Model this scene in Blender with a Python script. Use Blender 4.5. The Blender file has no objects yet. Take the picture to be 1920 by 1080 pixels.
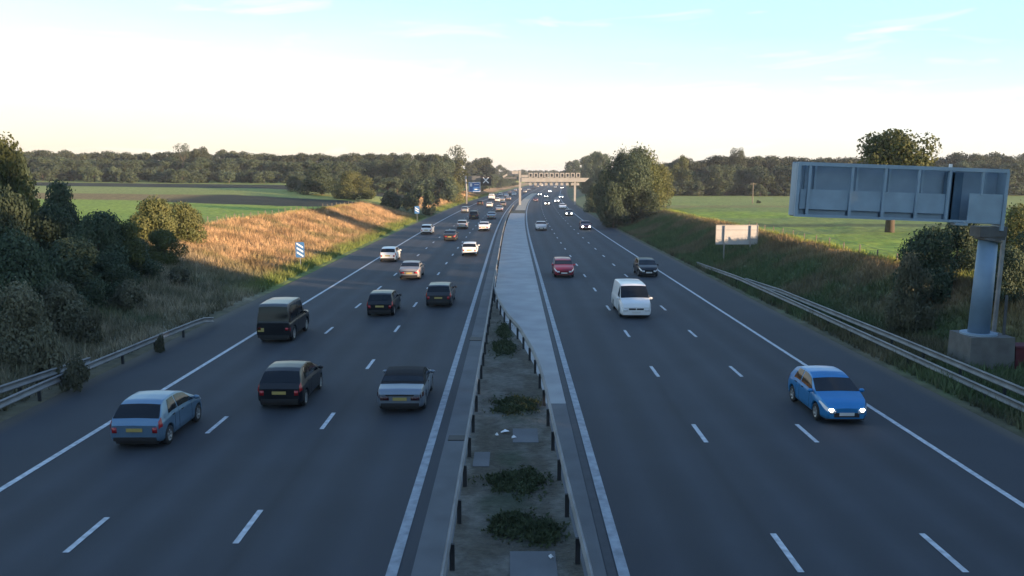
import bpy, math, random
import numpy as np
from mathutils import Vector, Matrix
R = math.radians
rng = np.random.default_rng(7)
random.seed(7)

# ------------------------------------------------------------------ camera, sky, sun, exposure
scene = bpy.context.scene
COL = scene.collection
CAM_H = 8.7
F_PX = 1550.0
PITCH = math.atan(210 / F_PX)
cd = bpy.data.cameras.new('camera')
cam = bpy.data.objects.new('camera', cd)
COL.objects.link(cam)
cd.sensor_width = 36.0
cd.lens = F_PX / 1920 * 36.0
cd.clip_start = 0.3
cd.clip_end = 12000
cam.location = (0, 0, CAM_H)
cam.rotation_euler = (R(90) - PITCH, 0, 0)
scene.camera = cam

SUN_EL = R(5.0)
SUN_AZ = R(122)          # measured clockwise from +Y (the view direction)
world = bpy.data.worlds.new('World')
scene.world = world
world.use_nodes = True
wn = world.node_tree.nodes
wl = world.node_tree.links
wn.clear()
wo = wn.new('ShaderNodeOutputWorld')
bg = wn.new('ShaderNodeBackground')
sky = wn.new('ShaderNodeTexSky')
sky.sky_type = 'NISHITA'
sky.sun_disc = False
sky.sun_elevation = SUN_EL
sky.sun_rotation = SUN_AZ
sky.altitude = 50
sky.air_density = 1.0
sky.dust_density = 1.0
sky.ozone_density = 2.0
bg.inputs['Strength'].default_value = 0.15
# thin bright evening haze in front of the clear sky: cream at the horizon, pale cyan above
tc = wn.new('ShaderNodeTexCoord')
sep = wn.new('ShaderNodeSeparateXYZ')
wl.new(tc.outputs['Generated'], sep.inputs[0])
ramp = wn.new('ShaderNodeValToRGB')
cr = ramp.color_ramp
cr.elements[0].position = 0.0; cr.elements[0].color = (0.90, 0.80, 0.70, 1)
cr.elements[1].position = 1.0; cr.elements[1].color = (0.15, 0.30, 0.62, 1)
for p_, c_ in ((0.02, (0.96, 0.88, 0.78, 1)), (0.055, (1.0, 0.97, 0.90, 1)), (0.085, (0.98, 1.0, 0.99, 1)), (0.125, (0.80, 0.97, 1.0, 1)), (0.18, (0.60, 0.92, 1.0, 1)), (0.32, (0.48, 0.76, 1.0, 1)), (0.6, (0.23, 0.43, 0.80, 1))):
    e_ = cr.elements.new(p_); e_.color = c_
# whiter towards the left of the view
lft = wn.new('ShaderNodeMath'); lft.operation = 'MULTIPLY_ADD'
wl.new(sep.outputs['X'], lft.inputs[0]); lft.inputs[1].default_value = 0.075
wl.new(sep.outputs['Z'], lft.inputs[2])
nz = wn.new('ShaderNodeTexNoise'); nz.inputs['Scale'].default_value = 3.0; nz.inputs['Detail'].default_value = 7
mp_ = wn.new('ShaderNodeMapping'); mp_.inputs['Rotation'].default_value = (0, 0.25, 0); mp_.inputs['Scale'].default_value = (1.2, 1.2, 9)
wl.new(tc.outputs['Generated'], mp_.inputs[0]); wl.new(mp_.outputs[0], nz.inputs['Vector'])
nm_ = wn.new('ShaderNodeMath'); nm_.operation = 'MULTIPLY_ADD'
wl.new(nz.outputs['Fac'], nm_.inputs[0]); nm_.inputs[1].default_value = -0.05; wl.new(lft.outputs[0], nm_.inputs[2])
nm2 = wn.new('ShaderNodeMath'); nm2.operation = 'ADD'; wl.new(nm_.outputs[0], nm2.inputs[0]); nm2.inputs[1].default_value = 0.025
mxz = wn.new('ShaderNodeMath'); mxz.operation = 'MAXIMUM'; wl.new(nm2.outputs[0], mxz.inputs[0]); mxz.inputs[1].default_value = 0.0
wl.new(mxz.outputs[0], ramp.inputs[0])
sc_ = wn.new('ShaderNodeVectorMath'); sc_.operation = 'SCALE'; sc_.inputs['Scale'].default_value = 2.75
wl.new(ramp.outputs[0], sc_.inputs[0])
# thin cirrus wisps
wz = wn.new('ShaderNodeTexNoise'); wz.inputs['Scale'].default_value = 7.0; wz.inputs['Detail'].default_value = 6; wz.inputs['Distortion'].default_value = 0.6
mp2 = wn.new('ShaderNodeMapping'); mp2.inputs['Rotation'].default_value = (0, -0.35, 0); mp2.inputs['Scale'].default_value = (1, 1, 6)
wl.new(tc.outputs['Generated'], mp2.inputs[0]); wl.new(mp2.outputs[0], wz.inputs['Vector'])
wr_ = wn.new('ShaderNodeMapRange'); wr_.inputs['From Min'].default_value = 0.58; wr_.inputs['From Max'].default_value = 0.75; wr_.inputs['To Max'].default_value = 0.7
wl.new(wz.outputs['Fac'], wr_.inputs['Value'])
mw = wn.new('ShaderNodeMix'); mw.data_type = 'RGBA'; mw.inputs['B'].default_value = (2.9, 3.0, 3.0, 1)
wl.new(wr_.outputs[0], mw.inputs['Factor']); wl.new(sc_.outputs[0], mw.inputs['A'])
mv = wn.new('ShaderNodeMix'); mv.data_type = 'RGBA'; mv.inputs['Factor'].default_value = 0.82
wl.new(sky.outputs[0], mv.inputs['A']); wl.new(mw.outputs['Result'], mv.inputs['B'])
wl.new(mv.outputs['Result'], bg.inputs['Color'])
wl.new(bg.outputs[0], wo.inputs['Surface'])

sd = bpy.data.lights.new('sun', 'SUN')
sd.energy = 4.5
sd.angle = R(0.5)
sd.color = (1.0, 0.70, 0.44)
sun = bpy.data.objects.new('sun', sd)
COL.objects.link(sun)
sdir = Vector((math.sin(SUN_AZ) * math.cos(SUN_EL), math.cos(SUN_AZ) * math.cos(SUN_EL), math.sin(SUN_EL)))
sun.rotation_euler = sdir.to_track_quat('Z', 'Y').to_euler()
sun.location = (60, -60, 40)

scene.view_settings.view_transform = 'Standard'
scene.view_settings.look = 'None'
scene.view_settings.gamma = 1.0
scene.view_settings.exposure = 1.6
scene.cycles.volume_bounces = 0
scene.cycles.max_bounces = 6

# ------------------------------------------------------------------ pixel helpers (photo pixels -> metres)
CP, SP = math.cos(PITCH), math.sin(PITCH)

def ray(px, py):
    a = (px - 960) / F_PX
    b = (540 - py) / F_PX
    return a, CP + b * SP, -SP + b * CP

def gp(px, py, z=0.0):
    d = ray(px, py)
    t = (z - CAM_H) / d[2]
    return d[0] * t, d[1] * t

def at(px, py, Y):
    d = ray(px, py)
    t = Y / d[1]
    return d[0] * t, Y, CAM_H + d[2] * t

def curve(Y):
    Y = np.asarray(Y, float)
    u = np.clip(Y - 100, 0, 300)
    v = np.clip(Y - 400, 0, None)
    return 1.05e-4 * u * u + 0.063 * v

def cv(Y):
    return float(curve(Y))

# ------------------------------------------------------------------ noise
def vnoise(x, y, seed=0):
    x = np.asarray(x, float); y = np.asarray(y, float)
    xi = np.floor(x).astype(np.int64); yi = np.floor(y).astype(np.int64)
    fx = x - xi; fy = y - yi
    fx = fx * fx * (3 - 2 * fx); fy = fy * fy * (3 - 2 * fy)
    def h(a, b):
        n = (a * 374761393 + b * 668265263 + seed * 1442695041) & 0x7fffffff
        n = ((n ^ (n >> 13)) * 1274126177) & 0x7fffffff
        return ((n ^ (n >> 16)) & 0xffff) / 65535.0
    return (h(xi, yi) * (1 - fx) + h(xi + 1, yi) * fx) * (1 - fy) + (h(xi, yi + 1) * (1 - fx) + h(xi + 1, yi + 1) * fx) * fy

def fbm(x, y, seed=0, o=4):
    s = 0; a = 0.5; t = 0
    for i in range(o):
        s = s + a * vnoise(np.asarray(x) * 2 ** i, np.asarray(y) * 2 ** i, seed + i); t += a; a *= 0.5
    return s / t

def sstep(a, b, x):
    t = np.clip((np.asarray(x, float) - a) / (b - a), 0, 1)
    return t * t * (3 - 2 * t)

# ------------------------------------------------------------------ materials
def new_mat(name):
    m = bpy.data.materials.new(name)
    m.use_nodes = True
    nt = m.node_tree
    b = nt.nodes['Principled BSDF']
    return m, nt, b

def mat(name, col, rough=0.6, metal=0.0, var=0.0, scale=3.0, bump=0.0, bscale=20.0, coat=0.0, spec=0.5, emit=None, estr=0.0, col2=None):
    m, nt, b = new_mat(name)
    b.inputs['Base Color'].default_value = (*col, 1)
    b.inputs['Roughness'].default_value = rough
    b.inputs['Metallic'].default_value = metal
    b.inputs['Specular IOR Level'].default_value = spec
    if coat:
        b.inputs['Coat Weight'].default_value = coat
        b.inputs['Coat Roughness'].default_value = 0.08
    if emit:
        b.inputs['Emission Color'].default_value = (*emit, 1)
        b.inputs['Emission Strength'].default_value = estr
    if var or bump:
        tc = nt.nodes.new('ShaderNodeTexCoord')
    if var:
        n = nt.nodes.new('ShaderNodeTexNoise')
        n.inputs['Scale'].default_value = scale
        n.inputs['Detail'].default_value = 6
        nt.links.new(tc.outputs['Object'], n.inputs['Vector'])
        r = nt.nodes.new('ShaderNodeMapRange')
        r.inputs['From Min'].default_value = 0.3; r.inputs['From Max'].default_value = 0.7
        nt.links.new(n.outputs['Fac'], r.inputs['Value'])
        mx = nt.nodes.new('ShaderNodeMix'); mx.data_type = 'RGBA'
        c2 = col2 if col2 else tuple(c * (1 + var) for c in col)
        c1 = col if col2 else tuple(c * (1 - var) for c in col)
        mx.inputs['A'].default_value = (*c1, 1); mx.inputs['B'].default_value = (*c2, 1)
        nt.links.new(r.outputs[0], mx.inputs['Factor'])
        nt.links.new(mx.outputs['Result'], b.inputs['Base Color'])
    if bump:
        n2 = nt.nodes.new('ShaderNodeTexNoise')
        n2.inputs['Scale'].default_value = bscale
        n2.inputs['Detail'].default_value = 4
        nt.links.new(tc.outputs['Object'], n2.inputs['Vector'])
        bp = nt.nodes.new('ShaderNodeBump')
        bp.inputs['Strength'].default_value = bump
        bp.inputs['Distance'].default_value = 0.05
        nt.links.new(n2.outputs['Fac'], bp.inputs['Height'])
        nt.links.new(bp.outputs['Normal'], b.inputs['Normal'])
    return m

def attr_mat(name, rough=0.9, noise=0.25, nscale=1.5, bump=0.3, bscale=3.0, spec=0.2, transl=False):
    """colour from the mesh's land-cover attribute, broken up by noise"""
    m, nt, b = new_mat(name)
    b.inputs['Roughness'].default_value = rough
    b.inputs['Specular IOR Level'].default_value = spec
    a = nt.nodes.new('ShaderNodeAttribute'); a.attribute_name = 'Col'
    tc = nt.nodes.new('ShaderNodeTexCoord')
    n = nt.nodes.new('ShaderNodeTexNoise'); n.inputs['Scale'].default_value = nscale; n.inputs['Detail'].default_value = 8
    nt.links.new(tc.outputs['Object'], n.inputs['Vector'])
    r = nt.nodes.new('ShaderNodeMapRange')
    r.inputs['From Min'].default_value = 0.3; r.inputs['From Max'].default_value = 0.7
    r.inputs['To Min'].default_value = 1 - noise; r.inputs['To Max'].default_value = 1 + noise
    nt.links.new(n.outputs['Fac'], r.inputs['Value'])
    vm = nt.nodes.new('ShaderNodeVectorMath'); vm.operation = 'SCALE'
    nt.links.new(a.outputs['Color'], vm.inputs[0]); nt.links.new(r.outputs[0], vm.inputs['Scale'])
    nt.links.new(vm.outputs[0], b.inputs['Base Color'])
    if bump:
        n2 = nt.nodes.new('ShaderNodeTexNoise'); n2.inputs['Scale'].default_value = bscale; n2.inputs['Detail'].default_value = 6
        nt.links.new(tc.outputs['Object'], n2.inputs['Vector'])
        bp = nt.nodes.new('ShaderNodeBump'); bp.inputs['Strength'].default_value = bump; bp.inputs['Distance'].default_value = 0.15
        nt.links.new(n2.outputs['Fac'], bp.inputs['Height']); nt.links.new(bp.outputs['Normal'], b.inputs['Normal'])
    return m

def leaf_mat(name, c1, c2, scale=0.6):
    m, nt, b = new_mat(name)
    tc = nt.nodes.new('ShaderNodeTexCoord')
    oi = nt.nodes.new('ShaderNodeObjectInfo')
    n = nt.nodes.new('ShaderNodeTexNoise'); n.inputs['Scale'].default_value = scale; n.inputs['Detail'].default_value = 5
    geo = nt.nodes.new('ShaderNodeNewGeometry')
    nt.links.new(geo.outputs['Position'], n.inputs['Vector'])
    mx = nt.nodes.new('ShaderNodeMix'); mx.data_type = 'RGBA'
    mx.inputs['A'].default_value = (*c1, 1); mx.inputs['B'].default_value = (*c2, 1)
    r = nt.nodes.new('ShaderNodeMapRange'); r.inputs['From Min'].default_value = 0.3; r.inputs['From Max'].default_value = 0.7
    nt.links.new(n.outputs['Fac'], r.inputs['Value']); nt.links.new(r.outputs[0], mx.inputs['Factor'])
    hs = nt.nodes.new('ShaderNodeHueSaturation')
    v = nt.nodes.new('ShaderNodeMapRange'); v.inputs['To Min'].default_value = 0.75; v.inputs['To Max'].default_value = 1.3
    nt.links.new(oi.outputs['Random'], v.inputs['Value'])
    nt.links.new(v.outputs[0], hs.inputs['Value']); nt.links.new(mx.outputs['Result'], hs.inputs['Color'])
    nt.links.new(hs.outputs['Color'], b.inputs['Base Color'])
    b.inputs['Roughness'].default_value = 0.75
    b.inputs['Specular IOR Level'].default_value = 0.25
    tr = nt.nodes.new('ShaderNodeBsdfTranslucent')
    nt.links.new(hs.outputs['Color'], tr.inputs['Color'])
    ms = nt.nodes.new('ShaderNodeMixShader'); ms.inputs[0].default_value = 0.25
    nt.links.new(b.outputs[0], ms.inputs[1]); nt.links.new(tr.outputs[0], ms.inputs[2])
    nt.links.new(ms.outputs[0], nt.nodes['Material Output'].inputs['Surface'])
    return m

M = {}
M['galv'] = mat('galvanised_steel', (0.30, 0.31, 0.32), 0.5, 0.4, var=0.18, scale=2.5)
M['galv_dark'] = mat('weathered_steel', (0.10, 0.105, 0.11), 0.6, 0.3, var=0.2, scale=3)
M['post'] = mat('post_steel', (0.028, 0.03, 0.034), 0.6, 0.3, var=0.2)
M['rail'] = mat('rail_steel', (0.19, 0.195, 0.20), 0.6, 0.2, var=0.25, scale=1.2)
M['concrete'] = mat('concrete', (0.13, 0.128, 0.122), 0.9, var=0.25, scale=1.6, bump=0.3)
M['gantry_blue'] = mat('grey_painted_steel', (0.25, 0.34, 0.42), 0.5, 0.1, var=0.10, scale=1.5)
M['gantry_panel'] = mat('grey_sign_back', (0.22, 0.30, 0.38), 0.5, 0.1, var=0.10, scale=1.0)
M['gantry_pole'] = mat('grey_painted_pole', (0.17, 0.26, 0.36), 0.5, 0.1, var=0.12, scale=1.0)
M['gantry_cream'] = mat('pale_painted_steel', (0.28, 0.27, 0.255), 0.55, 0.1, var=0.12, scale=0.8)
M['black'] = mat('black_plastic', (0.015, 0.015, 0.017), 0.6)
M['tyre'] = mat('tyre_rubber', (0.02, 0.02, 0.021), 0.85)
M['alloy'] = mat('alloy_rim', (0.42, 0.43, 0.44), 0.35, 0.7)
M['glass'] = mat('tinted_glass', (0.008, 0.010, 0.013), 0.08, 0.0, spec=0.35)
M['dark_lamp'] = mat('smoked_lamp', (0.05, 0.012, 0.015), 0.2, coat=0.5)
M['red_lamp'] = mat('red_lamp', (0.35, 0.015, 0.02), 0.2, coat=0.5)
M['lamp'] = mat('clear_lamp', (0.65, 0.67, 0.70), 0.15, coat=1.0)
M['lamp_on'] = mat('lit_lamp', (0.9, 0.9, 0.88), 0.2, emit=(1.0, 0.95, 0.85), estr=9.0)
M['plate_y'] = mat('yellow_plate', (0.40, 0.31, 0.10), 0.5)
M['plate_w'] = mat('white_plate', (0.6, 0.6, 0.58), 0.5)
M['softtop'] = mat('black_canvas', (0.012, 0.012, 0.014), 0.9, bump=0.2)
M['bark'] = mat('bark', (0.10, 0.08, 0.06), 0.95, var=0.3, scale=2, bump=0.6, bscale=6)
M['sign_blue'] = mat('blue_sign_face', (0.02, 0.11, 0.33), 0.5, var=0.08)
M['marker_blue'] = mat('blue_marker_face', (0.05, 0.16, 0.36), 0.5)
M['white'] = mat('white_sign_paint', (0.75, 0.76, 0.76), 0.5)
M['wood'] = mat('weathered_wood', (0.17, 0.145, 0.11), 0.9, var=0.2)
M['cabinet'] = mat('dark_red_paint', (0.10, 0.018, 0.025), 0.6, var=0.15)
M['leaf_dark'] = leaf_mat('leaves_dark', (0.034, 0.055, 0.032), (0.075, 0.100, 0.058), 0.8)
M['leaf_mid'] = leaf_mat('leaves_mid', (0.050, 0.065, 0.022), (0.105, 0.115, 0.040), 0.8)
M['leaf_olive'] = leaf_mat('leaves_olive', (0.065, 0.080, 0.028), (0.125, 0.130, 0.050), 0.9)
M['leaf_wood'] = leaf_mat('leaves_woodland', (0.034, 0.048, 0.028), (0.066, 0.078, 0.044), 0.07)
M['leaf_scrub'] = leaf_mat('leaves_scrub', (0.070, 0.078, 0.050), (0.16, 0.155, 0.10), 0.7)

# ------------------------------------------------------------------ object helpers
def tag(o, label=None, cat=None, group=None, kind=None):
    if label: o['label'] = label
    if cat: o['category'] = cat
    if group: o['group'] = group
    if kind: o['kind'] = kind
    return o

def empty(name, loc=(0, 0, 0), rz=0.0):
    o = bpy.data.objects.new(name, None)
    o.empty_display_size = 0.3
    o.location = loc
    o.rotation_euler = (0, 0, rz)
    COL.objects.link(o)
    return o

def link(name, me, material=None, parent=None, loc=None, rot=None):
    o = bpy.data.objects.new(name, me)
    COL.objects.link(o)
    if parent: o.parent = parent
    if loc is not None: o.location = loc
    if rot is not None: o.rotation_euler = rot
    if material:
        if not me.materials: me.materials.append(material)
        if me.materials[0] != material:
            o.material_slots[0].link = 'OBJECT'
            o.material_slots[0].material = material
    return o

class MB:
    def __init__(self):
        self.v = []; self.f = []
    def add(self, vs, fs):
        n = len(self.v)
        self.v.extend([tuple(map(float, p)) for p in vs]); self.f.extend([tuple(i + n for i in q) for q in fs])
        return self
    def box(self, x0, x1, y0, y1, z0, z1, mtx=None, taper=0):
        vs = [(x0, y0, z0), (x1, y0, z0), (x1, y1, z0), (x0, y1, z0), (x0 + taper, y0 + taper, z1), (x1 - taper, y0 + taper, z1), (x1 - taper, y1 - taper, z1), (x0 + taper, y1 - taper, z1)]
        if mtx is not None: vs = [tuple(mtx @ Vector(p)) for p in vs]
        return self.add(vs, [(3, 2, 1, 0), (4, 5, 6, 7), (0, 1, 5, 4), (1, 2, 6, 5), (2, 3, 7, 6), (3, 0, 4, 7)])
    def bar(self, a, b, w, h=None, n=None):
        h = h or w
        a = Vector(a); b = Vector(b); d = (b - a); L = d.length; d.normalize()
        up = Vector((0, 0, 1)) if abs(d.z) < 0.95 else Vector((0, 1, 0))
        s = d.cross(up).normalized(); u = s.cross(d)
        vs = []
        for p in (a, b):
            for sx, sz in ((-1, -1), (1, -1), (1, 1), (-1, 1)): vs.append(p + s * sx * w / 2 + u * sz * h / 2)
        return self.add(vs, [(0, 3, 2, 1), (4, 5, 6, 7), (0, 1, 5, 4), (1, 2, 6, 5), (2, 3, 7, 6), (3, 0, 4, 7)])
    def tube(self, pts, rad, n=8):
        rings = []
        P = [Vector(p) for p in pts]
        if not isinstance(rad, (list, tuple)): rad = [rad] * len(P)
        base = len(self.v)
        for i, p in enumerate(P):
            d = (P[min(i + 1, len(P) - 1)] - P[max(i - 1, 0)]).normalized()
            up = Vector((0, 0, 1)) if abs(d.z) < 0.9 else Vector((0, 1, 0))
            s = d.cross(up).normalized(); u = s.cross(d)
            for k in range(n):
                a = 2 * math.pi * k / n
                self.v.append(tuple(p + (s * math.cos(a) + u * math.sin(a)) * rad[i]))
        for i in range(len(P) - 1):
            for k in range(n):
                a = base + i * n + k; b = base + i * n + (k + 1) % n
                self.f.append((a, b, b + n, a + n))
        self.f.append(tuple(base + k for k in range(n))[::-1])
        self.f.append(tuple(base + (len(P) - 1) * n + k for k in range(n)))
        return self
    def lathe_x(self, prof, cx, cy, cz, n=20):
        """profile (x, r) turned about an axis along X"""
        base = len(self.v)
        for (x, r) in prof:
            for k in range(n):
                a = 2 * math.pi * k / n
                self.v.append((cx + x, cy + r * math.cos(a), cz + r * math.sin(a)))
        for i in range(len(prof) - 1):
            for k in range(n):
                a = base + i * n + k; b = base + i * n + (k + 1) % n
                self.f.append((a, a + n, b + n, b))
        return self
    def ell(self, c, r, seg=10, rings=7):
        base = len(self.v)
        for i in range(rings + 1):
            th = math.pi * i / rings
            for k in range(seg):
                a = 2 * math.pi * k / seg
                self.v.append((c[0] + r[0] * math.sin(th) * math.cos(a), c[1] + r[1] * math.sin(th) * math.sin(a), c[2] + r[2] * math.cos(th)))
        for i in range(rings):
            for k in range(seg):
                a = base + i * seg + k; b = base + i * seg + (k + 1) % seg
                self.f.append((a, a + seg, b + seg, b))
        return self
    def mesh(self, name, smooth=False):
        me = bpy.data.meshes.new(name)
        me.from_pydata(self.v, [], self.f)
        if smooth: me.shade_smooth()
        me.update()
        return me
    def build(self, name, material, parent=None, smooth=False, loc=None, rot=None):
        return link(name, self.mesh(name, smooth), material, parent, loc, rot)

def np_mesh(name, V, F, col=None, smooth=False):
    """V (n,3), F (m,k)"""
    me = bpy.data.meshes.new(name)
    V = np.asarray(V, np.float32); F = np.asarray(F, np.int32)
    me.vertices.add(len(V)); me.vertices.foreach_set('co', V.ravel())
    me.loops.add(F.size); me.loops.foreach_set('vertex_index', F.ravel())
    me.polygons.add(len(F)); me.polygons.foreach_set('loop_start', np.arange(0, F.size, F.shape[1], dtype=np.int32))
    me.update(calc_edges=True)
    if col is not None:
        ca = me.color_attributes.new('Col', 'FLOAT_COLOR', 'POINT')
        c = np.ones((len(V), 4), np.float32); c[:, :3] = col
        ca.data.foreach_set('color', c.ravel())
    if smooth: me.shade_smooth()
    return me

# ------------------------------------------------------------------ terrain
EDGE_L, EDGE_R = -18.2, 17.1
def height(X, Y):
    """ground height; motorway in a shallow cutting"""
    X = np.asarray(X, float); Y = np.asarray(Y, float)
    s = X - curve(Y)
    # left bank
    dl = EDGE_L - s
    crest_d = np.interp(Y, [0, 60, 99, 135, 170, 190, 215, 400], [14, 17, 17, 12.5, 10, 9, 9, 9])
    crest_h = np.interp(Y, [0, 60, 99, 160, 178, 188, 200, 225, 300, 500, 900], [2.6, 2.8, 3.0, 3.1, 2.0, 1.2, 1.3, 2.4, 2.3, 1.5, 1])
    t = np.clip((dl - 0.6) / crest_d, 0, 1)
    zl = crest_h * (t ** 0.9) * (0.35 + 0.65 * sstep(0, 0.85, t))
    far = np.clip(dl - crest_d, 0, None)
    fld = np.clip(far, 0, 14) / 14
    base_f = 3.0 + 4.6 * np.clip((np.hypot(X, Y) - 130) / 230, 0, 1.15) * sstep(30, 75, -s)
    zl = zl * (1 - sstep(0, 1, fld)) + (base_f * sstep(0, 1, fld))
    # right bank
    dr = s - EDGE_R
    st_ = np.interp(Y, [0, 40, 56], [6.5, 5.8, 1.2])
    t = np.clip((dr - st_) / (9.2 - st_), 0, 1)
    ch = np.interp(Y, [0, 40, 150, 190, 300, 600], [2.5, 2.7, 2.7, 2.2, 1.9, 1.0])
    zr = ch * sstep(0, 1, t)
    zr = zr + 0.3 * sstep(60, 260, dr)
    z = np.where(dl > 0, zl, np.where(dr > 0, zr, 0))
    bumpy = (fbm(X * 0.35, Y * 0.35, 3) - 0.5) * 0.35 * np.clip(np.maximum(dl, dr) / 3, 0, 1)
    far_flat = 1 - 0.7 * sstep(60, 120, np.abs(s))
    z = z + bumpy * far_flat
    inside = (dl < 0.0) & (dr < 0.0)
    z = np.where(inside, -0.12, z)
    z = np.where(~inside & (np.maximum(dl, dr) < 0.5), -0.03, z)
    return z

def hz(X, Y):
    return float(height(X, Y))

C = lambda *a: np.array(a, float)
def cover(X, Y):
    """ground colour by place, with some sun and shade painted in"""
    X = np.asarray(X, float); Y = np.asarray(Y, float)
    s = X - curve(Y); dl = EDGE_L - s; dr = s - EDGE_R
    n1 = fbm(X * 0.25, Y * 0.25, 11); n2 = fbm(X * 0.9, Y * 0.9, 21); n3 = fbm(X * 0.05, Y * 0.05, 31)
    def mixc(a, b, t):
        t = np.asarray(t)[..., None]
        return a * (1 - t) + b * t
    n4 = fbm(X * 0.45, Y * 0.30, 41, 3)
    tan = mixc(C(0.46, 0.30, 0.165), C(0.27, 0.19, 0.10), sstep(0.35, 0.7, n2))
    tan = mixc(tan, C(0.17, 0.15, 0.07), sstep(0.55, 0.72, n1) * 0.8)
    tan = mixc(tan, C(0.15, 0.095, 0.05), sstep(0.56, 0.70, n4) * 0.6)
    scrub = mixc(C(0.14, 0.135, 0.085), C(0.30, 0.26, 0.18), sstep(0.35, 0.7, n2))
    scrub = mixc(scrub, C(0.075, 0.105, 0.055), sstep(0.5, 0.7, n1) * 0.8)
    green = mixc(C(0.10, 0.15, 0.035), C(0.17, 0.19, 0.06), n2)
    field = mixc(C(0.21, 0.29, 0.035), C(0.28, 0.34, 0.055), n3)
    olive = mixc(C(0.22, 0.26, 0.055), C(0.29, 0.29, 0.08), n3)
    brown = np.broadcast_to(C(0.24, 0.165, 0.06), field.shape)
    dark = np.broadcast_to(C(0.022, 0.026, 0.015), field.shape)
    verge = mixc(C(0.085, 0.085, 0.05), C(0.14, 0.12, 0.085), n2)
    # ---- left
    L = mixc(scrub, tan, sstep(62, 78, Y + (n1 - .5) * 14 + dl * -0.4))
    strip = 1 - sstep(1.6, 4.2, dl + (n1 - .5) * 3)
    strip = strip * sstep(58, 66, Y)
    L = mixc(L, green, strip)
    gap_shade = sstep(172, 180, Y) * (1 - sstep(200, 212, Y))
    L = mixc(L, C(0.06, 0.08, 0.03), gap_shade)  # shade of the hedge painted into the bank colour
    L = mixc(L, verge, (1 - sstep(0.6, 1.4, dl + (n2 - .5))) * (1 - sstep(55, 65, Y)))
    cd_ = np.interp(Y, [0, 60, 99, 135, 170, 190, 215, 400], [14, 17, 17, 12.5, 10, 9, 9, 9])
    onf = sstep(cd_ + 0.5, cd_ + 2.0, dl)
    # strips run across the view, slightly skewed
    q = Y + 0.10 * X
    LF = field
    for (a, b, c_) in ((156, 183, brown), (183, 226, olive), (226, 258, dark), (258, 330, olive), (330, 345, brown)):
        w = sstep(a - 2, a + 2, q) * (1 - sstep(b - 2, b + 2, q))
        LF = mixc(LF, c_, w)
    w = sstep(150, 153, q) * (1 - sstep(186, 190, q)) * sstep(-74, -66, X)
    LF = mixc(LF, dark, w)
    LF = mixc(LF, olive, sstep(345, 350, q))
    L = mixc(L, LF, onf)
    # ---- right
    Rr = mixc(mixc(C(0.065, 0.11, 0.045), C(0.11, 0.14, 0.065), n2), mixc(C(0.11, 0.105, 0.06), C(0.18, 0.155, 0.095), n2), sstep(0.4, 0.65, n1))
    Rr = mixc(Rr, tan * 0.8, sstep(5.5, 8.5, dr + (n1 - .5) * 3) * 0.8 * (1 - 0.6 * sstep(100, 120, Y)))
    Rr = mixc(Rr, C(0.30, 0.24, 0.09) , sstep(190, 215, Y) * (1 - sstep(300, 340, Y)))  # sunlit orange painted onto the far right bank
    Rr = mixc(Rr, verge * 0.8, 1 - sstep(0.2, 0.9, dr + (n2 - .5)))
    RF = mixc(field, mixc(field, C(0.21, 0.25, 0.06), 1.0), sstep(0.45, 0.6, fbm(X * 0.02, Y * 0.12, 77)))
    q2 = Y + 0.03 * X
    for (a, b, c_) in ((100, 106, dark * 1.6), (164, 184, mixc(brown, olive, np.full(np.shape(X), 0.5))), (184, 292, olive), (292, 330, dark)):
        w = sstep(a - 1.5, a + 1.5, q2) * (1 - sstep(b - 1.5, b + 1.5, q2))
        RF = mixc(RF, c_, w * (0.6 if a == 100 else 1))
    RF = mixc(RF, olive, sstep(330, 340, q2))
    Rr = mixc(Rr, RF, sstep(8.6, 10.2, dr + (n1 - .5) * 1.5))
    out = np.where((s < 0)[..., None], L, Rr)
    out = np.where((np.abs(s) < 17)[..., None], C(0.05, 0.05, 0.05), out)
    return out

ys = np.concatenate([np.arange(-60, 20, 4), np.arange(20, 130, 0.7), np.arange(130, 260, 1.5), np.arange(260, 420, 3), np.arange(420, 1000, 20), np.array([1000, 1200, 1500, 2000, 3000, 5000, 8000])])
side = np.concatenate([np.array([0, 0.5, 1, 1.5, 2]), np.arange(2.5, 30, 0.7), np.arange(30, 90, 2.5), np.arange(90, 330, 9), np.array([350, 450, 600, 900, 1500, 3000, 6000])])
ss = np.concatenate([(EDGE_L - side)[::-1], np.array([EDGE_L + 0.05, -6, 6, EDGE_R - 0.05]), EDGE_R + side])
SS, YY = np.meshgrid(ss, ys)
XX = SS + curve(YY)
ZZ = height(XX, YY)
V = np.stack([XX, YY, ZZ], -1).reshape(-1, 3)
nr, nc = XX.shape
idx = np.arange(nr * nc).reshape(nr, nc)
Fq = np.stack([idx[:-1, :-1], idx[:-1, 1:], idx[1:, 1:], idx[1:, :-1]], -1).reshape(-1, 4)
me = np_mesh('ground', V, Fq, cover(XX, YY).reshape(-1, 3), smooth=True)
link('ground', me, attr_mat('land_cover', noise=0.3, nscale=1.3, bump=0.6, bscale=2.2))['kind'] = 'structure'

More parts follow.
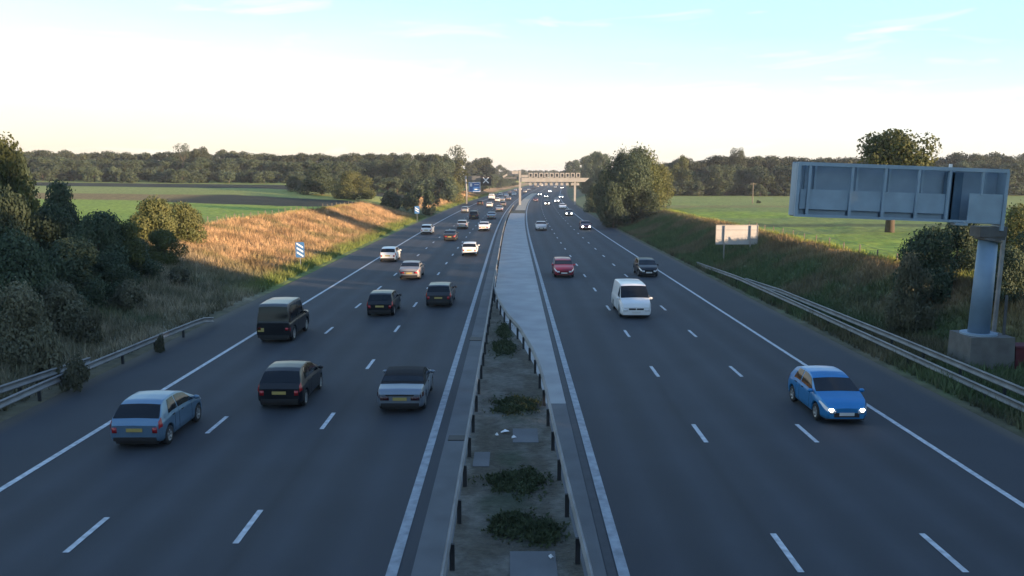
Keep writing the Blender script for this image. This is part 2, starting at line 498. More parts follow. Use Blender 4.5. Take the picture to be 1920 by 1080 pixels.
# ------------------------------------------------------------------ road
def sheet(name, l0, l1, y0, y1, z, material, step=2.5, lat=None, kind='structure', wear=None):
    """strip following the road between two lateral offsets (numbers or functions of Y)"""
    ysn = np.arange(y0, y1 + 1e-6, step)
    if ysn[-1] < y1 - 1e-3: ysn = np.append(ysn, y1)
    n = lat or 2
    f0 = l0 if callable(l0) else (lambda y: np.full_like(y, l0))
    f1 = l1 if callable(l1) else (lambda y: np.full_like(y, l1))
    a = f0(ysn)[:, None]; b = f1(ysn)[:, None]
    t = np.linspace(0, 1, n)[None]
    S = a + (b - a) * t
    Yg = np.repeat(ysn[:, None], n, 1)
    V = np.stack([S + curve(Yg), Yg, np.full_like(Yg, z)], -1).reshape(-1, 3)
    i = np.arange(len(ysn) * n).reshape(len(ysn), n)
    F = np.stack([i[:-1, :-1], i[:-1, 1:], i[1:, 1:], i[1:, :-1]], -1).reshape(-1, 4)
    col = None
    if wear is not None: col = wear(S, Yg).reshape(-1, 3)
    o = link(name, np_mesh(name, V, F, col), material)
    if kind: o['kind'] = kind
    return o

LANES = (-14.3, -10.4, -6.6, -2.65, 2.45, 6.4, 10.05, 13.6)
def asphalt_wear(S, Y):
    base = np.array([0.036, 0.042, 0.052])
    out = np.ones(S.shape)
    for a, b in ((-14.3, -10.4), (-10.4, -6.6), (-6.6, -2.65), (2.45, 6.4), (6.4, 10.05), (10.05, 13.6)):
        c = (a + b) / 2
        for w in (-0.85, 0.85):
            out = out + 0.20 * np.exp(-((S - c - w) / 0.32) ** 2)
        out = out - 0.13 * np.exp(-((S - c) / 0.45) ** 2)
    sh = (S < -14.5) | (S > 13.8)
    out = np.where(sh, 0.98, out)
    out = out * (0.93 + 0.14 * fbm(S * 0.5, Y * 0.03, 5))
    for j in (-10.15, -6.35, 6.15, 9.8):
        out = out * (1 - 0.22 * np.exp(-((S - j) / 0.08) ** 2) * (fbm(S * 0 + j, Y * 0.05, 61) > 0.42))
    out = out * np.where(fbm(np.floor(S / 3.7), np.floor(Y / 31), 63) > 0.62, 0.90, 1.0)
    c = out[..., None] * base
    dirt = sstep(-17.2, -18.2, S) + sstep(16.4, 17.1, S)
    dirt = np.clip(dirt * (0.6 + fbm(S, Y * 0.3, 9)), 0, 1)[..., None]
    return c * (1 - dirt) + np.array([0.085, 0.075, 0.06]) * dirt

m_asph = attr_mat('asphalt', rough=0.78, noise=0.10, nscale=0.35, bump=0.25, bscale=45, spec=0.35)
sheet('road', EDGE_L - 0.02, EDGE_R + 0.02, -40, 1300, 0.0, m_asph, step=4, lat=120, wear=asphalt_wear)

m_conc = mat('median_concrete', (0.32, 0.325, 0.325), 0.85, var=0.16, scale=0.5, bump=0.15, bscale=25)
m_chan = mat('channel_concrete', (0.105, 0.112, 0.12), 0.85, var=0.18, scale=0.7, bump=0.15, bscale=25)
m_conc2 = mat('sunlit_median_concrete', (0.40, 0.35, 0.27), 0.9, var=0.15, scale=0.5, bump=0.2, bscale=25)  # warm copy of the median concrete, evening sunlight put into its colour
m_soil = mat('median_soil', (0.075, 0.075, 0.066), 0.95, var=0.4, scale=0.75, bump=0.8, bscale=9, col2=(0.17, 0.165, 0.15))
RBx = [(1.62, -40), (1.62, 16), (1.5, 20.5), (1.4, 25.3), (1.3, 31.3), (1.2, 34.5), (1.0, 37.8), (0.45, 43.3), (-0.25, 47.8), (-0.85, 53.5), (-1.2, 58), (-1.38, 61.7)]
def RB(y):
    y = np.asarray(y, float)
    return np.interp(y, [p[1] for p in RBx], [p[0] for p in RBx])
LBX = -1.42
sheet('channel_strip', -2.22, LBX + 0.0, -40, 400, 0.005, m_chan, step=3)
sheet('channel_strip', RB, 2.08, -40, 31, 0.005, m_chan, step=2, lat=3)
sheet('median_paving', lambda y: np.maximum(RB(y), LBX) + 0.0, 2.08, 31, 195, 0.005, m_conc, step=1.0, lat=4)
sheet('median_paving', LBX + 0.9, 2.08, 213, 420, 0.005, m_conc2, step=3, lat=3)
WP = [gp(*p) for p in ((945, 622), (943, 655), (965, 762), (968, 905), (960, 985), (1015, 1000), (955, 940), (950, 860))]
def soil_col(S, Y):
    n = fbm(S * 1.3 + 4, Y * 0.8, 51, 5); n2 = fbm(S * 4, Y * 3, 52)
    c = C3(0.085, 0.078, 0.062) * (1 - sstep(.35, .65, n))[..., None] + C3(0.140, 0.134, 0.118) * sstep(.35, .65, n)[..., None]
    w = np.zeros(S.shape)
    for (x, y) in WP: w = np.maximum(w, np.exp(-((S - x) / .75) ** 2 - ((Y - y) / (1.2 if y < 25 else 2.2)) ** 2))
    w = np.clip(sstep(.15, .9, w + (n2 - .5) * .9 + (n - .55) * .8) * .8, 0, 1)[..., None]
    return c * (1 - w) + C3(0.042, 0.056, 0.033) * w
C3 = lambda *a: np.array(a, float)
m_soil_a = attr_mat('median_soil_cover', noise=0.25, nscale=4, bump=0.8, bscale=9)
sheet('median_soil', LBX, lambda y: np.maximum(RB(y), LBX + 0.01), -40, 61, 0.006, m_soil_a, step=0.15, lat=24, wear=soil_col)
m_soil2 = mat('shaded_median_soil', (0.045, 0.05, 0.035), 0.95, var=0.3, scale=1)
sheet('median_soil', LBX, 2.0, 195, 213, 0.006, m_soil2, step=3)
# edge channel beside the white line on both inner edges
m_edge = mat('worn_kerb_strip', (0.042, 0.047, 0.055), 0.8, var=0.15)
sheet('gutter', 2.1, 2.3, -40, 420, 0.009, m_edge, step=4)

m_paint = mat('road_paint', (0.44, 0.47, 0.50), 0.7, var=0.32, scale=5.0)
m_paint2 = mat('worn_road_paint', (0.25, 0.28, 0.31), 0.7, var=0.3, scale=3.0)
sheet('solid_line', -14.41, -14.21, -40, 700, 0.012, m_paint, step=4)
sheet('solid_line', -2.78, -2.53, -40, 700, 0.012, m_paint2, step=4)
sheet('solid_line', 2.34, 2.59, -40, 700, 0.012, m_paint2, step=4)
sheet('solid_line', 13.52, 13.70, -40, 700, 0.012, m_paint, step=4)
def dashes(lat, phase_y):
    mb = MB()
    y = phase_y - 9 * 8
    while y < 480:
        vs = []
        for yy in (y, y + 2.0):
            c = cv(yy); vs += [(lat - 0.075 + c, yy, 0.012), (lat + 0.075 + c, yy, 0.012)]
        mb.add(vs, [(0, 1, 3, 2)])
        y += 9.0
    mb.build('lane_dashes', m_paint)['kind'] = 'structure'
yl = gp(600, 805)[1]
dashes(-10.4, gp(384, 813)[1]); dashes(-6.6, gp(595, 805)[1])
dashes(6.4, gp(1330, 830)[1]); dashes(10.05, gp(1535, 830)[1])

# pale slab pieces, drain covers and litter in the median
def slab(name, px, py, wx, wy, m, z, label, cat, grp=None):
    x, y = gp(px, py)
    mb = MB().box(-wx / 2, wx / 2, -wy / 2, wy / 2, 0, z)
    o = mb.build(name, m, loc=(x, y, 0.0)); tag(o, label, cat, grp)
    return o
slab('drain_cover', 892, 636, 0.62, 0.9, M['black'], 0.03, 'dark drain grating in the channel beside the left median barrier, farther of two', 'drain')
slab('drain_cover', 858, 822, 0.62, 0.5, M['black'], 0.03, 'dark drain grating in the channel beside the left median barrier, nearer of two', 'drain')
slab('paving_slab', 1000, 1066, 1.05, 1.6, m_chan, 0.03, 'pale concrete slab lying in the weedy median at the bottom of the photo', 'slab')
slab('access_cover', 903, 862, 0.5, 1.3, m_chan, 0.03, 'grey cover slab beside the posts of the left median barrier', 'slab')
slab('access_cover', 985, 817, 0.85, 1.5, m_chan, 0.02, 'low grey cover slab in the median beside white litter', 'slab')

def litter(px, py, s, label):
    x, y = gp(px, py)
    mb = MB()
    pts = [(math.cos(a) * s * (0.7 + 0.6 * random.random()), math.sin(a) * s * (0.5 + 0.5 * random.random()), 0.02 + 0.06 * random.random()) for a in np.linspace(0, 5.5, 7)]
    mb.add([(0, 0, 0.13)] + pts, [(0, i, i % 7 + 1) for i in range(1, 8)])
    tag(mb.build('litter', M['white'], loc=(x, y, 0.01)), label, 'litter')
litter(947, 812, 0.17, 'crumpled white litter on the median soil between the barriers')
litter(932, 818, 0.07, 'small white scrap left of the crumpled litter in the median')
litter(963, 823, 0.09, 'small white scrap right of the crumpled litter in the median')
litter(1033, 1049, 0.06, 'white scrap beside the pale slab in the median')

# ------------------------------------------------------------------ safety barriers
W_PROF = [(0.0, 0.0), (0.03, 0.045), (0.0, 0.09), (-0.03, 0.125), (-0.03, 0.185), (0.0, 0.22), (0.03, 0.265), (0.0, 0.31)]
def rail_mesh(path, z0, flip=1, prof=W_PROF, thick=0.035):
    """path list of (x, y, dz)"""
    closed = [(a * flip, b) for a, b in prof] + [((a - thick) * flip, b) for a, b in prof[::-1]]
    mb = MB(); n = len(closed)
    for (x, y, dz) in path:
        for (a, b) in closed: mb.v.append((x + a, y, z0 + dz + b))
    for i in range(len(path) - 1):
        for k in range(n):
            a = i * n + k; b = i * n + (k + 1) % n
            mb.f.append((a, b, b + n, a + n))
    mb.f.append(tuple(range(n))); mb.f.append(tuple(range((len(path) - 1) * n, len(path) * n)))
    return mb
post_me = MB().box(-0.055, 0.055, -0.04, 0.04, -0.1, 0.62).mesh('post')

def barrier(name, path, z0, flip, label, post_ys, post_off, zf=None, postx=None):
    r = empty(name, (path[0][0], path[0][1], 0))
    tag(r, label, 'safety barrier')
    o = rail_mesh(path, z0, flip).build('rail', M['rail'], r, loc=(-path[0][0], -path[0][1], 0))
    for y in post_ys:
        x = postx(y) + post_off
        zz = zf(x, y) if zf else 0
        p = link('post', post_me, M['post'], r, loc=(x - path[0][0], y - path[0][1], zz))
    return r
yy = list(np.arange(8, 110, 2.0)) + list(np.arange(110, 236, 5.0))
path = [(LBX + cv(y), y, 0) for y in yy]
barrier('median_barrier', path, 0.46, -1, 'long steel barrier along the left edge of the median', list(np.arange(9.9, 120, 2.5)) + list(np.arange(122, 234, 4.0)), 0.09, postx=lambda y: LBX + cv(y))
yy = np.arange(8, 72, 1.0)
path = [(float(max(RB(y), LBX + 0.12)), y, 0) for y in yy]
barrier('median_barrier', path, 0.46, 1, 'curving steel barrier on dark posts along the right edge of the median', list(np.arange(9.9, 61, 2.6)), -0.09, postx=lambda y: float(RB(y)))

# verge rails: two staggered rails each side
def verge_path(pts, n=30):
    Ys = np.linspace(pts[0][1], pts[-1][1], n)
    return [(float(np.interp(y, *zip(*sorted((p[1], p[0]) for p in pts)))), float(y), float(np.interp(y, *zip(*sorted((p[1], p[2]) for p in pts))))) for y in Ys]
def verge_rail(pts, label, flip, step=3.2):
    P = verge_path(pts)
    r = empty('verge_barrier', (P[0][0], P[0][1], 0)); tag(r, label, 'safety barrier')
    rail_mesh(P, 0.42, flip, thick=0.04).build('rail', M['rail'], r, loc=(-P[0][0], -P[0][1], 0))
    y = P[0][1] + 1
    while y < P[-1][1] - 1:
        x = float(np.interp(y, [p[1] for p in P], [p[0] for p in P])); dz = float(np.interp(y, [p[1] for p in P], [p[2] for p in P]))
        link('post', post_me, M['post'], r, loc=(x - 0.09 * flip - P[0][0], y - P[0][1], dz - 0.05))
        y += step
verge_rail([(19.15, 8, 0.15), (19.1, 40, 0.12), (18.95, 58, 0.05), (18.75, 66, -0.15)], 'upper rail of the right verge barrier, running past the sign column', -1)
verge_rail([(18.35, 8, -0.15), (18.35, 35, -0.12), (18.3, 52, -0.05), (18.15, 66, 0), (17.95, 80, -0.3)], 'lower rail of the right verge barrier, nearer the hard shoulder', -1)
verge_rail([(-19.9, 8, 0.25), (-19.3, 29, 0.2), (-18.95, 33, 0.12), (-18.75, 36, 0.0)], 'outer rail of the left verge barrier, at the left edge of the photo', 1)
verge_rail([(-18.4, 8, -0.05), (-18.35, 32, 0.0), (-17.95, 41, 0.0), (-17.65, 46.5, -0.02), (-17.65, 48.2, -0.3)], 'inner rail of the left verge barrier, ending beside the hard shoulder', 1)

# ------------------------------------------------------------------ vegetation
def crown_mesh(name, n_lobes, n_leaf, leaf, seed, shape='round', rx=0.36, zlo=0.28, spiky=0.0):
    g = np.random.default_rng(seed)
    cen = []; rad = []
    for i in range(n_lobes):
        u = g.random()
        if shape == 'cone':
            z = zlo + (1 - zlo) * u ** 1.2; rr = rx * (1 - u) * 0.8 + 0.03
        elif shape == 'bush':
            z = 0.12 + 0.68 * u; rr = rx * (1.0 - 0.65 * (u - 0.25) ** 2 - 0.25 * u)
        else:
            z = zlo + (0.93 - zlo) * u; rr = rx * math.sqrt(max(0.08, 1 - ((u - 0.45) / 0.62) ** 2))
        a = g.random() * 2 * math.pi; q = rr * math.sqrt(g.random()) * 0.85
        r_ = (0.10 + 0.10 * g.random()) * (1.25 if shape == 'bush' else 1)
        if shape == 'cone': r_ *= 0.75
        cen.append((q * math.cos(a), q * math.sin(a), min(z, 0.98 - r_ * 0.6))); rad.append(r_)
    cen = np.array(cen); rad = np.array(rad)
    w = rad ** 2; w /= w.sum()
    k = g.choice(n_lobes, n_leaf, p=w)
    d = g.normal(size=(n_leaf, 3)); d /= np.linalg.norm(d, axis=1)[:, None]
    rr = rad[k] * (0.45 + 0.62 * g.random(n_leaf) ** 0.5)
    P = cen[k] + d * rr[:, None] * np.array([1.0, 1.0, 0.85])
    if spiky:
        sp = g.random(n_leaf) < spiky
        P[sp] += d[sp] * rad[k][sp][:, None] * g.random(sp.sum())[:, None] * 0.45
    P[:, 2] = np.maximum(P[:, 2], 0.03)
    nrm = d + g.normal(size=(n_leaf, 3)) * 0.55
    nrm /= np.linalg.norm(nrm, axis=1)[:, None]
    t1 = np.cross(nrm, g.normal(size=(n_leaf, 3))); t1 /= np.linalg.norm(t1, axis=1)[:, None]
    t2 = np.cross(nrm, t1)
    s = leaf * (0.5 + 0.9 * g.random(n_leaf))[:, None]
    V = np.stack([P - t1 * s * .5, P + t2 * s * .38, P + t1 * s * .62, P - t2 * s * .42], 1).reshape(-1, 3)
    F = np.arange(n_leaf * 4).reshape(-1, 4)
    return np_mesh(name, V, F), cen, rad

def trunk_mesh(name, cen, seed, tr=0.022, top=0.6):
    g = random.Random(seed); mb = MB()
    mb.tube([(0, 0, -0.03), (0.003, 0.002, top * 0.35), (-0.006, 0.006, top * 0.7), (0.004, 0, top)], [tr * 1.25, tr, tr * 0.72, tr * 0.35], 7)
    for c in cen[:: max(1, len(cen) // 7)]:
        z0 = min(max(0.18, c[2] - 0.22), top * 0.9)
        mb.tube([(0, 0, z0), (c[0] * 0.5, c[1] * 0.5, (z0 + c[2]) / 2 - 0.02), tuple(c)], [tr * 0.5, tr * 0.3, tr * 0.12], 5)
    return mb.mesh(name, True)

PROTO = {}
def proto(kind, i):
    key = (kind, i)
    if key not in PROTO:
        sd_ = hash(kind) % 1000 if False else sum(map(ord, kind)) + 17 * i
        if kind == 'wood':
            c, cen, rad = crown_mesh('crown', 30, 3800, 0.044, sd_, 'round', 0.40, 0.12)
            t = trunk_mesh('trunk', cen, sd_)
        elif kind == 'oak':
            c, cen, rad = crown_mesh('crown', 46, 13000, 0.028, sd_, 'round', 0.46, 0.28)
            t = trunk_mesh('trunk', cen, sd_, 0.042, 0.7)
        elif kind == 'thin':
            c, cen, rad = crown_mesh('crown', 16, 1100, 0.030, sd_, 'round', 0.30, 0.45)
            t = trunk_mesh('trunk', cen, sd_)
        elif kind == 'big':
            c, cen, rad = crown_mesh('crown', 46, 16000, 0.026, sd_, 'bush', 0.36, 0.1, 0.10)
            t = trunk_mesh('trunk', cen, sd_, 0.02, 0.8)
        elif kind == 'cone':
            c, cen, rad = crown_mesh('crown', 40, 9000, 0.026, sd_, 'cone', 0.32, 0.08, 0.15)
            t = trunk_mesh('trunk', cen, sd_, 0.02, 0.9)
        elif kind == 'bush':
            c, cen, rad = crown_mesh('foliage', 32, 14000, 0.036, sd_, 'bush', 0.50, 0.1, 0.06)
            t = trunk_mesh('stem', cen, sd_, 0.02, 0.7)
        elif kind == 'shrub':
            c, cen, rad = crown_mesh('foliage', 14, 2600, 0.075, sd_, 'bush', 0.55, 0.05, 0.2)
            t = trunk_mesh('stem', cen, sd_, 0.02, 0.6)
        PROTO[key] = (c, t)
    return PROTO[key]

def plant(kind, X, Y, H, W, leaf, label, cat, group=None, name=None, i=0, rz=None, z=None):
    """W = crown width in metres"""
    c, t = proto(kind, i)
    nat = {'wood': 0.86, 'oak': 1.05, 'thin': 0.7, 'big': 0.92, 'cone': 0.75, 'bush': 1.2, 'shrub': 1.35}[kind]
    z = hz(X, Y) if z is None else z
    r = empty(name or ('bush' if kind in ('bush', 'shrub') else 'tree'), (X, Y, z - 0.05), random.random() * 6.28 if rz is None else rz)
    tag(r, label, cat, group)
    sxy = W / nat
    bushy = kind in ('bush', 'shrub')
    a = link('foliage' if bushy else 'crown', c, leaf, r); a.scale = (sxy, sxy, H)
    b = link('stem' if bushy else 'trunk', t, M['bark'], r); b.scale = (sxy if bushy else (sxy + H) / 2, sxy if bushy else (sxy + H) / 2, H)
    return r

def tree_px(kind, px, ytop, Y, wpx, leaf, label, cat='tree', group=None, i=0, name=None, sink=0.0):
    X = at(px, 400, Y)[0]
    z = hz(X, Y)
    top = at(px, ytop, Y)[2]
    W = wpx * Y / F_PX
    return plant(kind, X, Y, top - z + 0.05, W, leaf, label, cat, group, name, i)

# -- left scrub and bushes on the bank (dark mass at the left edge)
LM = [
 ('bush', 0, 250, 76, 150, 'leaf_mid', 'tall ragged tree rising above the treeline at the left edge', 'tree'),
 ('bush', 40, 278, 80, 74, 'leaf_dark', 'rounded dark bush just right of the ragged tree at the left edge', 'bush'),
 ('bush', 118, 330, 66, 112, 'leaf_dark', 'dark bush with a wispy top standing out against the pale field strips', 'bush'),
 ('bush', 15, 340, 50, 130, 'leaf_dark', 'big dark bush at the left edge below the ragged tree', 'bush'),
 ('bush', 90, 378, 52, 140, 'leaf_dark', 'broad dark bush below the wispy topped bush', 'bush'),
 ('bush', 180, 392, 58, 120, 'leaf_dark', 'dark rounded bush left of the yellowish bushes on the bank', 'bush'),
 ('bush', 238, 405, 60, 105, 'leaf_mid', 'dull green bush against the left side of the yellowish bush', 'bush'),
 ('bush', 290, 362, 76, 105, 'leaf_olive', 'yellow green sunlit bush on the crest of the left bank', 'bush'),
 ('bush', 343, 376, 80, 85, 'leaf_olive', 'smaller yellow green bush at the right end of the bank bushes', 'bush'),
 ('bush', 305, 428, 68, 90, 'leaf_mid', 'low dark bush in front of the yellow green bushes', 'bush'),
 ('bush', 250, 440, 60, 100, 'leaf_dark', 'dark low bush on the shaded bank, right of the dark mass', 'bush'),
 ('bush', 20, 420, 42, 170, 'leaf_dark', 'large dark bush halfway down the left edge of the photo', 'bush'),
 ('bush', 125, 440, 48, 150, 'leaf_dark', 'wide dark bush in the middle of the shaded bank', 'bush'),
 ('bush', 200, 470, 53, 110, 'leaf_dark', 'dark bush lowest of the bank mass, above the dry grass', 'bush'),
 ('bush', 15, 520, 36, 150, 'leaf_scrub', 'scrubby bush at the left edge above the outer rail', 'bush'),
 ('bush', 100, 520, 42, 120, 'leaf_scrub', 'brownish scrub bush behind the left verge rails', 'bush'),
]
for k, (kd, px, yt, Y, w, lf, lab, cat) in enumerate(LM):
    tree_px(kd, px, yt, Y, w, M[lf], lab, cat, 'bushes on the left bank', i=k % 4, name='tree' if cat == 'tree' else 'bush')
tree_px('shrub', 288, 618, 40.5, 26, M['leaf_scrub'], 'small brown weed bush growing through the left verge rail', 'bush', i=0)
for k, (px, yt, Y, w, lab) in enumerate([(160, 560, 41, 70, 'low scrub tussock behind the middle of the left verge rail'), (230, 520, 50, 75, 'low scrub tussock on the bank above the left verge rail'),
        (330, 500, 60, 60, 'low scrub tussock at the edge of the sunlit dry grass'), (60, 590, 34, 90, 'low scrub tussock beside the outer left rail'), (120, 660, 33, 60, 'green weeds under the left verge rail')]):
    tree_px('shrub', px, yt, Y, w, M['leaf_scrub'], lab, 'bush', i=k % 3)

# -- mid distance left
tree_px('bush', 665, 318, 200, 85, M['leaf_olive'], 'rounded sunlit olive bush standing in front of the dark left wood', 'bush', i=1)
tree_px('bush', 605, 303, 215, 95, M['leaf_dark'], 'dark rounded tree at the left of the sunlit olive bush', 'tree', i=2, name='tree')
tree_px('bush', 560, 325, 225, 60, M['leaf_dark'], 'low dark bush at the foot of the wood, left of the dark rounded tree', 'bush', i=3)
for k, (px, yt, Y, w, lab) in enumerate([(730, 350, 190, 60, 'low dark hedge bush at the field edge, leftmost of three'), (775, 352, 186, 55, 'low dark hedge bush at the field edge, middle of three'), (808, 354, 184, 45, 'low dark hedge bush at the field edge, rightmost of three')]):
    tree_px('shrub', px, yt, Y, w, M['leaf_dark'], lab, 'bush', 'field edge bushes', i=k % 3)
tree_px('bush', 848, 330, 260, 52, M['leaf_olive'], 'olive bush beside the blue road sign and its tall post', 'bush', i=0)
tree_px('thin', 857, 273, 330, 44, M['leaf_wood'], 'tall open topped tree highest above the left wood near the road', 'tree', i=0)
tree_px('wood', 862, 296, 325, 60, M['leaf_mid'], 'full crowned tree beneath the tall open topped tree', 'tree', i=1)
tree_px('thin', 348, 269, 300, 34, M['leaf_wood'], 'thin tree sticking up above the left wood', 'tree', i=1)
tree_px('wood', 380, 276, 310, 36, M['leaf_wood'], 'rounded tree top just right of the thin tree above the left wood', 'tree', i=2)
tree_px('wood', 905, 296, 420, 56, M['leaf_wood'], 'rounded tree at the right end of the left wood, above the motorway', 'tree', i=3)

def wood_row(x0, x1, Yf, topf, step, wpx, label, group, seed, kinds=('wood',), leaf='leaf_wood', jit=7.0):
    g = random.Random(seed)
    px = x0
    while px < x1:
        Y = Yf(px) * (1 + (g.random() - 0.5) * 0.08)
        tree_px(g.choice(kinds), px, topf(px) + (g.random() - 0.5) * jit, Y, wpx * (0.85 + 0.4 * g.random()), M[leaf], label, 'tree', group, i=g.randrange(5))
        px += step * (0.8 + 0.4 * g.random())
top_left = lambda p: float(np.interp(p, [-60, 60, 250, 420, 520, 640, 770, 850, 900, 930], [286, 284, 288, 285, 291, 291, 287, 292, 300, 308]))
wood_row(-60, 850, lambda p: np.interp(p, [-60, 500, 850], [340, 345, 330]), top_left, 13, 44, 'dark tree of the long wood beyond the left fields', 'trees of the left wood', 3)
wood_row(-40, 850, lambda p: 310 if p < 560 else 290, lambda p: top_left(p) + 12, 15, 48, 'lower tree along the front edge of the left wood', 'front edge of the left wood', 4, leaf='leaf_dark')
wood_row(880, 950, lambda p: np.interp(p, [880, 950], [480, 760]), lambda p: float(np.interp(p, [880, 905, 925, 950], [302, 298, 308, 321])), 9, 24, 'tree lining the left side of the far motorway', 'trees beside the far motorway, left', 5)
wood_row(945, 1105, lambda p: 980, lambda p: float(np.interp(p, [945, 980, 1020, 1060, 1105], [320, 318, 320, 320, 314])), 8, 18, 'small distant tree where the motorway disappears', 'distant trees at the end of the road', 6, jit=3)
wood_row(898, 962, lambda p: np.interp(p, [898, 962], [400, 640]), lambda p: float(np.interp(p, [898, 962], [322, 331])), 7, 26, 'low tree screening the far left carriageway', 'low trees beside the far motorway, left', 15, leaf='leaf_dark', jit=2)
tree_px('bush', 1098, 332, 340, 36, M['leaf_dark'], 'dark tree behind the right end of the far gantry beam', 'tree', i=1, name='tree')
# -- right side
wood_row(1068, 1135, lambda p: np.interp(p, [1068, 1135], [620, 300]), lambda p: float(np.interp(p, [1068, 1090, 1110, 1135], [304, 299, 288, 284])), 9, 32, 'tree lining the right side of the far motorway', 'trees beside the far motorway, right', 7, leaf='leaf_dark')
tree_px('big', 1166, 280, 146, 112, M['leaf_dark'], 'large dark tree with a ragged top on the right verge of the motorway', 'tree', i=0)
tree_px('big', 1200, 268, 152, 100, M['leaf_mid'], 'tallest pointed tree in the clump on the right verge', 'tree', i=1)
tree_px('big', 1193, 266, 150, 62, M['leaf_dark'], 'narrow pointed tree inside the clump on the right verge', 'tree', i=0)
tree_px('big', 1164, 271, 148, 56, M['leaf_dark'], 'narrow spiky tree at the left of the clump on the right verge', 'tree', i=1)
tree_px('big', 1186, 284, 144, 108, M['leaf_dark'], 'dense dark tree filling the middle of the clump on the right verge', 'tree', i=3)
tree_px('bush', 1133, 308, 170, 46, M['leaf_dark'], 'dark rounded tree at the left side of the clump above the road', 'tree', i=3, name='tree')
tree_px('big', 1228, 300, 158, 74, M['leaf_olive'], 'yellow green tree at the sunny right side of the clump', 'tree', i=2)
tree_px('bush', 1150, 335, 140, 70, M['leaf_dark'], 'dark bush at the foot of the clump beside the hard shoulder', 'bush', i=2)
tree_px('bush', 1205, 345, 142, 75, M['leaf_dark'], 'dark bush at the foot of the clump, away from the road', 'bush', i=1)
tree_px('bush', 1112, 340, 200, 40, M['leaf_dark'], 'small dark tree between the clump and the far gantry', 'tree', i=0, name='tree')
top_right = lambda p: float(np.interp(p, [1240, 1275, 1305, 1340, 1420, 1500, 1600, 1750, 1790, 1850, 1960], [312, 296, 304, 295, 295, 298, 296, 300, 285, 290, 290]))
wood_row(1240, 1985, lambda p: 325, top_right, 14, 48, 'dark tree of the wood beyond the right field', 'trees of the right wood', 8)
wood_row(1240, 1985, lambda p: 298, lambda p: top_right(p) + 17, 17, 54, 'lower tree along the front edge of the right wood', 'front edge of the right wood', 9, leaf='leaf_dark')
tree_px('oak', 1380, 277, 310, 40, M['leaf_wood'], 'small domed tree top standing above the right wood', 'tree', i=1)
tree_px('wood', 1277, 293, 290, 42, M['leaf_mid'], 'rounded pale tree at the left end of the right wood', 'tree', i=4)
r = tree_px('oak', 1670, 247, 90, 168, M['leaf_mid'], 'broad oak standing alone in the green field behind the big sign', 'tree', i=0)
def hedge_row(x0, x1, Y, yt, step, w, label, group, seed):
    g = random.Random(seed); px = x0
    while px < x1:
        tree_px('shrub', px, yt(px) + g.uniform(-2, 2), Y * g.uniform(.97, 1.03), w * g.uniform(.8, 1.3), M['leaf_dark'], label, 'bush', group, i=g.randrange(3))
        px += step * g.uniform(.8, 1.2)
hedge_row(1240, 1980, 288, lambda p: 340, 22, 46, 'dark undergrowth bush along the foot of the right wood', 'undergrowth of the right wood', 12)
hedge_row(-40, 640, 285, lambda p: float(np.interp(p, [0, 560], [308, 320])), 22, 46, 'dark undergrowth bush along the foot of the left wood', 'undergrowth of the left wood', 13)
hedge_row(690, 850, 262, lambda p: 330, 20, 50, 'dark undergrowth bush below the tall open topped tree', 'undergrowth near the motorway', 14)
# near right bushes
RM = [
 ('bush', 1745, 418, 47, 130, 'leaf_dark', 'dark spreading bush under the big sign, left of its column', 'bush'),
 ('bush', 1800, 405, 50, 110, 'leaf_dark', 'dark tall bush directly behind the sign column', 'bush'),
 ('bush', 1905, 375, 56, 110, 'leaf_olive', 'olive bush right of the big sign at the edge of the photo', 'bush'),
 ('bush', 1900, 455, 42, 90, 'leaf_dark', 'dark bush right of the sign column', 'bush'),
 ('bush', 1960, 420, 44, 140, 'leaf_dark', 'large dark bush cut off by the right edge of the photo', 'bush'),
 ('bush', 1718, 470, 44.5, 90, 'leaf_scrub', 'ragged low bush at the left foot of the bush under the sign', 'bush'),
]
for k, (kd, px, yt, Y, w, lf, lab, cat) in enumerate(RM):
    tree_px(kd, px, yt, Y, w, M[lf], lab, cat, 'bushes near the big sign', i=k % 4)
# unseen trees behind the camera's right shoulder, they shade the near carriageways
for k, (X, Y, H, W) in enumerate([(40, 27, 7, 8), (40, 12, 17, 14), (44, 0, 19, 15), (54, 12, 20, 16), (52, -12, 19, 16), (38, -14, 17, 14), (64, 0, 21, 17), (44, -28, 18, 15), (60, -24, 20, 17), (34, -30, 17, 15), (70, -42, 20, 17), (50, -46, 19, 16)]):
    plant('bush', X, Y, H, W, M['leaf_dark'], 'unseen dark tree added right of the camera to shade the near road', 'tree', 'added shade trees right of the camera', name='tree', i=k % 4)

